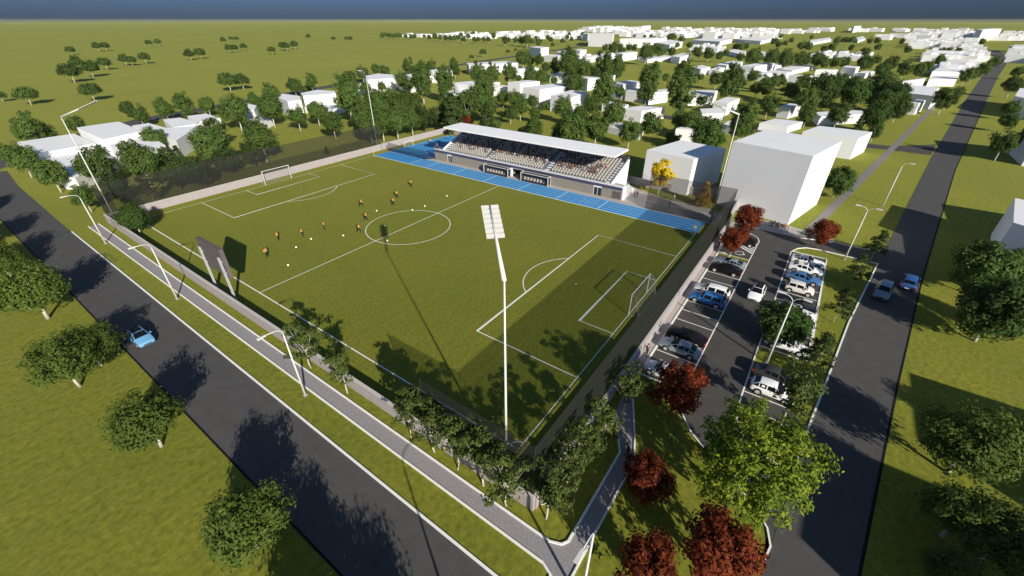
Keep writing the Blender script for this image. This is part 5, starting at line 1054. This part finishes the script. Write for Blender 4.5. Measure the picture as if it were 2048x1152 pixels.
def bicycle(x, y, rz, label):
    r = tag(empty('bicycle', (x, y, 0), rz), label, 'bicycle')
    for s in (.55, -.55):
        v = MB()
        for k in range(20):
            a0, a1 = 2*math.pi*k/20, 2*math.pi*(k+1)/20; v.tube([(.33*math.cos(a0), 0, .33*math.sin(a0)), (.33*math.cos(a1), 0, .33*math.sin(a1))], .028, 5, False)
        for k in range(6): v.tube([(0, 0, 0), (.32*math.cos(k*1.047), 0, .32*math.sin(k*1.047))], .008, 4, False)
        wl = v.build('wheel', M['wmetal'], r, True); wl.location = (s, 0, .36)
    MB().tube([(.55, 0, .36), (.42, 0, .85), (-.15, 0, .80), (-.05, 0, .36), (-.55, 0, .36), (-.15, 0, .80)], .03, 6).tube([(.42, 0, .80), (-.05, 0, .36)], .03, 6).build('frame', M['wmetal'], r)
    MB().tube([(.44, -.27, .98), (.40, 0, .96), (.44, .27, .98)], .02, 6).build('handlebar', M['dark'], r); MB().tube([(-.34, 0, .93), (-.06, 0, .95)], [.09, .04], 8).build('saddle', M['dark'], r)
g_ = at(1098, 1006); bicycle(g_.x, g_.y, -.7, 'white bicycle standing under the birches at the outer wall corner')
def bollard(x, y, label):
    r = tag(empty('bollard', (x, y, 0)), label, 'bollard', 'white bollards by the motorcycles')
    MB().tube([(0, 0, 0), (0, 0, .85), (0, 0, .95)], [.11, .11, .06], 10).build('post', M['wmetal'], r, True); MB().tube([(0, 0, .62), (0, 0, .74)], .115, 10).build('band', M['steel'], r)
bollard(79.6, -11.4, 'white bollard left of the motorcycles'); bollard(79.3, -16.0, 'white bollard right of the motorcycles')
r = tag(empty('bike_rack', (79.3, -13.6, 0)), 'low white loop rack in front of the motorcycles', 'rack')
for k in range(3): MB().tube([(0, -.5+k*.5, 0), (0, -.5+k*.5, .7), (0, -.2+k*.5, .7), (0, -.2+k*.5, 0)], .035, 6).build('hoop', M['wmetal'], r)

# ---------------------------------------------------------------- balls
bme = None
for i, (px_, py_) in enumerate(((393, 983), (475, 799), (628, 714), (957, 679), (1382, 581), (1406, 732), (1298, 425), (1663, 417), (1790, 377), (2016, 273))):
    g = at(500+px_/5.12, 340+py_/5.12)
    if bme is None:
        bm = bmesh.new(); bmesh.ops.create_icosphere(bm, subdivisions=2, radius=.20); bme = bpy.data.meshes.new('ball'); bm.to_mesh(bme); bm.free()
        bme.materials.append(mat('ball_leather', (.82, .80, .68), .5)); bme.materials.append(M['black'])
        for k, p_ in enumerate(bme.polygons): p_.use_smooth = True; p_.material_index = 1 if k % 13 == 0 else 0
    o = bpy.data.objects.new('football', bme); col.objects.link(o); o.location = (g.x, g.y, .215)
    tag(o, ('white ball nearest the street, below the nearest player', 'white ball in front of the second player from the street', 'white ball in front of the third player from the street', 'white ball between the players and the centre circle', 'white ball inside the circle beside the lamp panel shadow, above it', 'white ball inside the circle below the lamp panel shadow',
            'white ball above the left of the centre circle', 'white ball lying on the line at the top of the centre circle', 'white ball just outside the top right of the centre circle', 'white ball farthest right, towards the blue track')[i], 'ball', 'white training balls')
# ---------------------------------------------------------------- people
SKIN = mat('skin', (.36, .22, .155), .6, .3); HAIR = {'dark': mat('dark_hair', (.025, .018, .014), .7), 'brown': mat('brown_hair', (.12, .065, .03), .7), 'fair': mat('fair_hair', (.38, .27, .12), .7)}
CL = {k: mat(k+'_cloth', c, .85, .15) for k, c in dict(orange=(.85, .33, .035), black=(.02, .02, .024), white=(.75, .74, .70), navy=(.03, .05, .13), grey=(.26, .26, .27), red=(.45, .05, .04), denim=(.06, .12, .26), tan=(.50, .36, .20), pink=(.65, .38, .36), green=(.08, .18, .10)).items()}
def grow(verts, edges, rad, sub=1):
    me = bpy.data.meshes.new('grow'); me.from_pydata([tuple(v) for v in verts], edges, []); o = bpy.data.objects.new('grow', me); col.objects.link(o)
    o.modifiers.new('s', 'SKIN'); 
    for i, sv in enumerate(me.skin_vertices[0].data):
        r_ = rad[i]; sv.radius = (r_, r_) if not isinstance(r_, tuple) else r_; sv.use_root = (i == 0)
    o.modifiers['s'].use_smooth_shade = True; o.modifiers['s'].branch_smoothing = .4
    s = o.modifiers.new('d', 'SUBSURF'); s.levels = sub; s.render_levels = sub
    dg = bpy.context.evaluated_depsgraph_get(); ev = o.evaluated_get(dg); m2 = bpy.data.meshes.new_from_object(ev); bpy.data.objects.remove(o); bpy.data.meshes.remove(me); return m2
def joints(pose):
    "facing +x; y is the left side"
    J = {}
    sit = pose == 'sit'; pz = .50 if sit else .94
    J['pel'] = (0, 0, pz); lean = {'walk': .06, 'run': .12, 'sit': .02}.get(pose, 0.0)
    J['spi'] = (lean*.5, 0, pz+.22); J['che'] = (lean, 0, pz+.42); J['nek'] = (lean*1.1, 0, pz+.56); J['chin'] = (lean*1.1+.015, 0, pz+.63); J['hed'] = (lean*1.1+.012, 0, pz+.74); J['top'] = (lean*1.1, 0, pz+.80)
    for s, n in ((1, 'l'), (-1, 'r')):
        sh = (lean, s*.185, pz+.49); J[n+'sh'] = sh
        if pose == 'akimbo': J[n+'el'] = (-.06, s*.42, pz+.24); J[n+'wr'] = (.06, s*.21, pz+.08)
        elif pose in ('walk', 'run'): k = s*(1 if pose == 'walk' else 1.5); J[n+'el'] = (lean-.12*k, s*.23, pz+.23); J[n+'wr'] = (lean-.12*k+.16, s*.22, pz+.06+(.08 if pose == 'run' else 0))
        elif sit: J[n+'el'] = (.08, s*.25, pz+.24); J[n+'wr'] = (.32, s*.13, pz+.16)
        elif pose == 'forward': J[n+'el'] = (.12, s*.25, pz+.26); J[n+'wr'] = (.34, s*.15, pz+.28)
        else: J[n+'el'] = (-.03, s*.24, pz+.21); J[n+'wr'] = (.05, s*.25, pz-.04)
        J[n+'hip'] = (0, s*.095, pz-.04)
        if sit: J[n+'kn'] = (.43, s*.14, pz+.02); J[n+'an'] = (.45, s*.13, .09); J[n+'to'] = (.62, s*.15, .045)
        elif pose in ('walk', 'run'): k = s*(.24 if pose == 'walk' else .36); J[n+'kn'] = (k*.7+.05, s*.10, .51); J[n+'an'] = (k*1.15-.06, s*.10, .10 if k > 0 else .17); J[n+'to'] = (k*1.15+.11, s*.11, .04 if k > 0 else .07)
        else: w_ = .16 if pose in ('akimbo', 'wide') else .11; J[n+'kn'] = (.03, s*w_*1.05, .50); J[n+'an'] = (-.02, s*w_*1.2, .09); J[n+'to'] = (.15, s*w_*1.45, .035)
    return J
def chainmesh(J, chains, R_):
    names = []; E_ = []
    for c in chains:
        for k in c:
            if k not in names: names.append(k)
        E_ += [(c[i], c[i+1]) for i in range(len(c)-1)]
    ix = {n_: i for i, n_ in enumerate(names)}
    return grow([J[n_] for n_ in names], [(ix[a], ix[b]) for a, b in E_], [R_[n_] for n_ in names])
BR = dict(pel=.125, spi=.115, che=.135, nek=.055, chin=.075, hed=.098, top=.07)
for n_ in 'lr': BR.update({n_+'sh': .062, n_+'el': .043, n_+'wr': .030, n_+'hip': .088, n_+'kn': .058, n_+'an': .042, n_+'to': .038, n_+'pa': .036})
FIG = {}
def figure(pose):
    "body, top, trousers and hair meshes of one pose"
    if pose in FIG: return FIG[pose]
    J = joints(pose); Rr = dict(BR); ch = [['pel', 'spi', 'che', 'nek', 'chin', 'hed', 'top']]
    fv = MB()
    for n_, s in (('l', 1), ('r', -1)):
        e_ = Vector(J[n_+'el']); w_ = Vector(J[n_+'wr']); d = (w_-e_).normalized(); J[n_+'pa'] = tuple(w_+d*.085); sd_ = d.cross(Vector((1, 0, .2))).normalized(); pv = Vector(J[n_+'pa'])
        for k in range(4):           # four fingers of unequal length, slightly curled, and a thumb from the side of the palm
            b = pv+sd_*(.027-.018*k)-d*.004; ln_ = (.062, .075, .070, .055)[k]; nn_ = d.cross(sd_)
            fv.tube([b, b+d*ln_*.55+nn_*.006, b+d*ln_*.9+nn_*.022], [.010, .009, .006], 5)
        b = w_+d*.035+sd_*.026; fv.tube([b, b+sd_*.026+d*.026, b+sd_*.034+d*.058], [.012, .011, .007], 5)
        ch += [['che', n_+'sh', n_+'el', n_+'wr', n_+'pa'], ['pel', n_+'hip', n_+'kn', n_+'an', n_+'to']]
    body = chainmesh(J, ch, Rr)
    hd = Vector(J['hed'])                      # nose, ears, eyes and mouth
    nf = MB(); nf.tube([hd+Vector((.088, 0, .01)), hd+Vector((.118, 0, -.028)), hd+Vector((.092, 0, -.034))], [.008, .016, .008], 5)
    for s in (-1, 1): nf.tube([hd+Vector((0, s*.090, .02)), hd+Vector((-.012, s*.108, .0)), hd+Vector((0, s*.092, -.03))], .012, 5)
    bm = bmesh.new(); bm.from_mesh(body)
    for mb in (fv, nf):
        t = bpy.data.meshes.new('t'); t.from_pydata(mb.v, [], mb.f); bm.from_mesh(t); bpy.data.meshes.remove(t)
    bm.to_mesh(body); bm.free(); body.materials.append(SKIN); body.name = 'body'
    RT = {k: v*1.13+.012 for k, v in BR.items()}; J2 = dict(J)
    for n_ in 'lr': J2[n_+'mid'] = tuple(Vector(J[n_+'sh']).lerp(Vector(J[n_+'wr']) if pose == 'x' else Vector(J[n_+'el']), .92)); RT[n_+'mid'] = .064; RT[n_+'sh'] = .082
    J2['col'] = tuple(Vector(J['che']).lerp(Vector(J['nek']), .72)); RT['col'] = .075
    top = chainmesh(J2, [['pel', 'spi', 'che', 'col'], ['che', 'lsh', 'lmid'], ['che', 'rsh', 'rmid']], RT)
    RB = {k: v*1.14+.010 for k, v in BR.items()}; RB['pel'] = .142
    for n_ in 'lr': RB[n_+'an'] = .058; 
    bot = chainmesh(J, [['pel', 'lhip', 'lkn', 'lan'], ['pel', 'rhip', 'rkn', 'ran']], RB)
    hr = MB(); rings = []
    for k in range(6):
        a = R(-12+k*20.4); rings.append((hd+Vector((-.012-.014*(1-k/6), 0, .012+.112*math.sin(a))), .112*math.cos(a)+.004))
    hr.tube([p for p, _ in rings], [q for _, q in rings], 10); hair = bpy.data.meshes.new('hair'); hair.from_pydata(hr.v, [], hr.f)
    shv = MB()
    for n_ in 'lr':
        a = Vector(J[n_+'an']); t = Vector(J[n_+'to']); shv.tube([a+Vector((-.06, 0, -.045)), a+Vector((.02, 0, -.02)), t+Vector((.02, 0, .0)), t+Vector((.07, 0, -.005))], [.038, .052, .045, .025], 8)
    sh = bpy.data.meshes.new('shoes'); sh.from_pydata(shv.v, [], shv.f)
    for m_ in (top, bot, hair, sh): m_.materials.append(CL['black']); m_.polygons.foreach_set('use_smooth', [True]*len(m_.polygons))
    FIG[pose] = (body, top, bot, hair, sh); return FIG[pose]
def person(pose, x, y, z, rz, top, bot, label, group=None, hair='dark', shoe='black', s=1.0):
    F = figure(pose); r = bpy.data.objects.new('person', F[0]); col.objects.link(r); r.location = (x, y, z); r.rotation_euler = (0, 0, rz); r.scale = (s, s, s)
    for n_, me, m_ in (('top', F[1], CL[top]), ('trousers', F[2], CL[bot]), ('hair', F[3], HAIR[hair]), ('shoes', F[4], CL[shoe])):
        o = bpy.data.objects.new(n_, me); col.objects.link(o); o.parent = r; o.material_slots[0].link = 'OBJECT'; o.material_slots[0].material = m_
    return tag(r, label, 'person', group)
# players in orange bibs
PL = ((180, 890, 'akimbo', 'player in an orange top with hands on hips, nearest the street'), (295, 720, 'stand', 'player in an orange top, second from the street'), (545, 680, 'akimbo', 'player in an orange top with hands on hips, third from the street'), (765, 610, 'stand', 'player in an orange top, alone halfway to the centre circle'),
      (1120, 640, 'run', 'player in an orange top running, just left of the centre circle'), (1190, 515, 'walk', 'player in an orange top walking, at the upper left of the centre circle'), (1140, 375, 'run', 'player in an orange top running, nearest the far penalty arc'), (1470, 360, 'walk', 'player in an orange top, lower of the two right of the middle'), (1510, 285, 'wide', 'player in an orange top, upper of the two right of the middle'), (1655, 170, 'akimbo', 'player in an orange top, farthest towards the grandstand'))
for i, (a, b, pose, lb) in enumerate(PL):
    g = at(500+a/5.12, 340+b/5.12); person(pose, g.x, g.y, .02, R(-75+17*(i % 4)), 'orange', 'black', lb, 'players training in orange tops', 'dark', s=1.12)
# passers-by
person('walk', 22.4, -5.62, .03, 0.1, 'black', 'black', 'person in black walking along the parking lot wall beside the white car', s=1.12)
person('walk', 61.8, -5.6, .03, math.pi, 'navy', 'black', 'person in dark clothes walking by the wall near the red maple', s=1.05)
person('walk', 79.4, 18.9, .02, .3, 'red', 'denim', 'person in a red top walking by the foot of the grandstand stair', 'pair by the stair', 'brown')
person('walk', 80.1, 18.5, .02, .3, 'black', 'denim', 'person in a black top walking by the foot of the grandstand stair', 'pair by the stair')
person('stand', 86.0, 19.6, .02, 2.5, 'black', 'tan', 'person in a black jacket and pale trousers by the grey rear wall')
person('stand', 78.3, 9.6, .02, 2.0, 'black', 'navy', 'person in dark clothes standing behind the plaza mesh')
person('walk', 82.9, 9.9, .02, 1.2, 'white', 'grey', 'person in a white top on the plaza edge', hair='fair')
person('stand', 89.4, 101.5, .03, -2.2, 'white', 'black', 'person in a white top standing on the blue court')
person('walk', 92.9, 100.6, .03, 2.2, 'grey', 'denim', 'person in grey walking on the blue court')
person('walk', 97.8, 100.8, .03, -.5, 'pink', 'denim', 'person in pink at the far end of the blue court', hair='brown')
LX = 75.3
person('stand', LX+.7, 85.0, HB+.17, math.pi, 'tan', 'black', 'person in tan standing at the left end of the stand walkway'); person('stand', LX+.5, 84.4, HB+.17, math.pi, 'black', 'black', 'person in black standing at the left end of the stand walkway')
# spectators: each a single figure with its clothes as materials of one mesh
def spectator_mesh(top, bot, hair):
    F = figure('sit'); bm = bmesh.new(); ms = [SKIN, CL[top], CL[bot], HAIR[hair], CL['black']]
    for k, me in enumerate(F):
        n0 = len(bm.faces); bm.from_mesh(me); bm.faces.ensure_lookup_table()
        for f_ in bm.faces[n0:]: f_.material_index = k
    m2 = bpy.data.meshes.new('spectator')
    for k in ms: m2.materials.append(k)
    bm.to_mesh(m2); bm.free()
    return m2
SP = {}
rs = random.Random(21)
blocks = ((56, 79, 3, 8), (44, 60, 3, 8), (30, 44, 3, 8), (62, 79, 2, 6), (44, 51, 2, 5), (28, 42, 2, 6))
cols = (('black', 'black', 'dark'), ('navy', 'denim', 'dark'), ('white', 'denim', 'brown'), ('grey', 'black', 'dark'), ('tan', 'navy', 'fair'), ('pink', 'grey', 'brown'), ('red', 'black', 'dark'), ('green', 'black', 'dark'))
wt = (12, 7, 4, 5, 2, 1.5, .7, 2)
taken = set(); nsp = 0
cand = []
for bi, (ya, yb, ra, rb_) in enumerate(blocks):
    for _ in range(50):
        cand.append((rs.uniform(ya, yb), rs.randint(ra, rb_), bi))
for yy, row, bi in cand:
    best = min((s for s in seats if abs(s[2]-(HB+.162+row*RH)) < .01), key=lambda s: abs(s[1]+53-yy))
    if best in taken: continue
    taken.add(best); c = rs.choices(cols, wt)[0]
    if c not in SP: SP[c] = spectator_mesh(*c)
    o = bpy.data.objects.new('person', SP[c]); col.objects.link(o); o.location = (LX+best[0]+.33, best[1]+53, best[2]-.03); o.rotation_euler = (0, 0, math.pi+rs.uniform(-.35, .35))
    part_ = 'left' if yy > 63 else ('middle' if yy > 43 else 'right'); half = 'front' if row < 4 else 'back'
    tag(o, f'seated spectator in a {c[0]} top in the {half} rows, {part_} part of the grandstand', 'person', f'spectators in {c[0]} in the {half} rows, {part_} part')
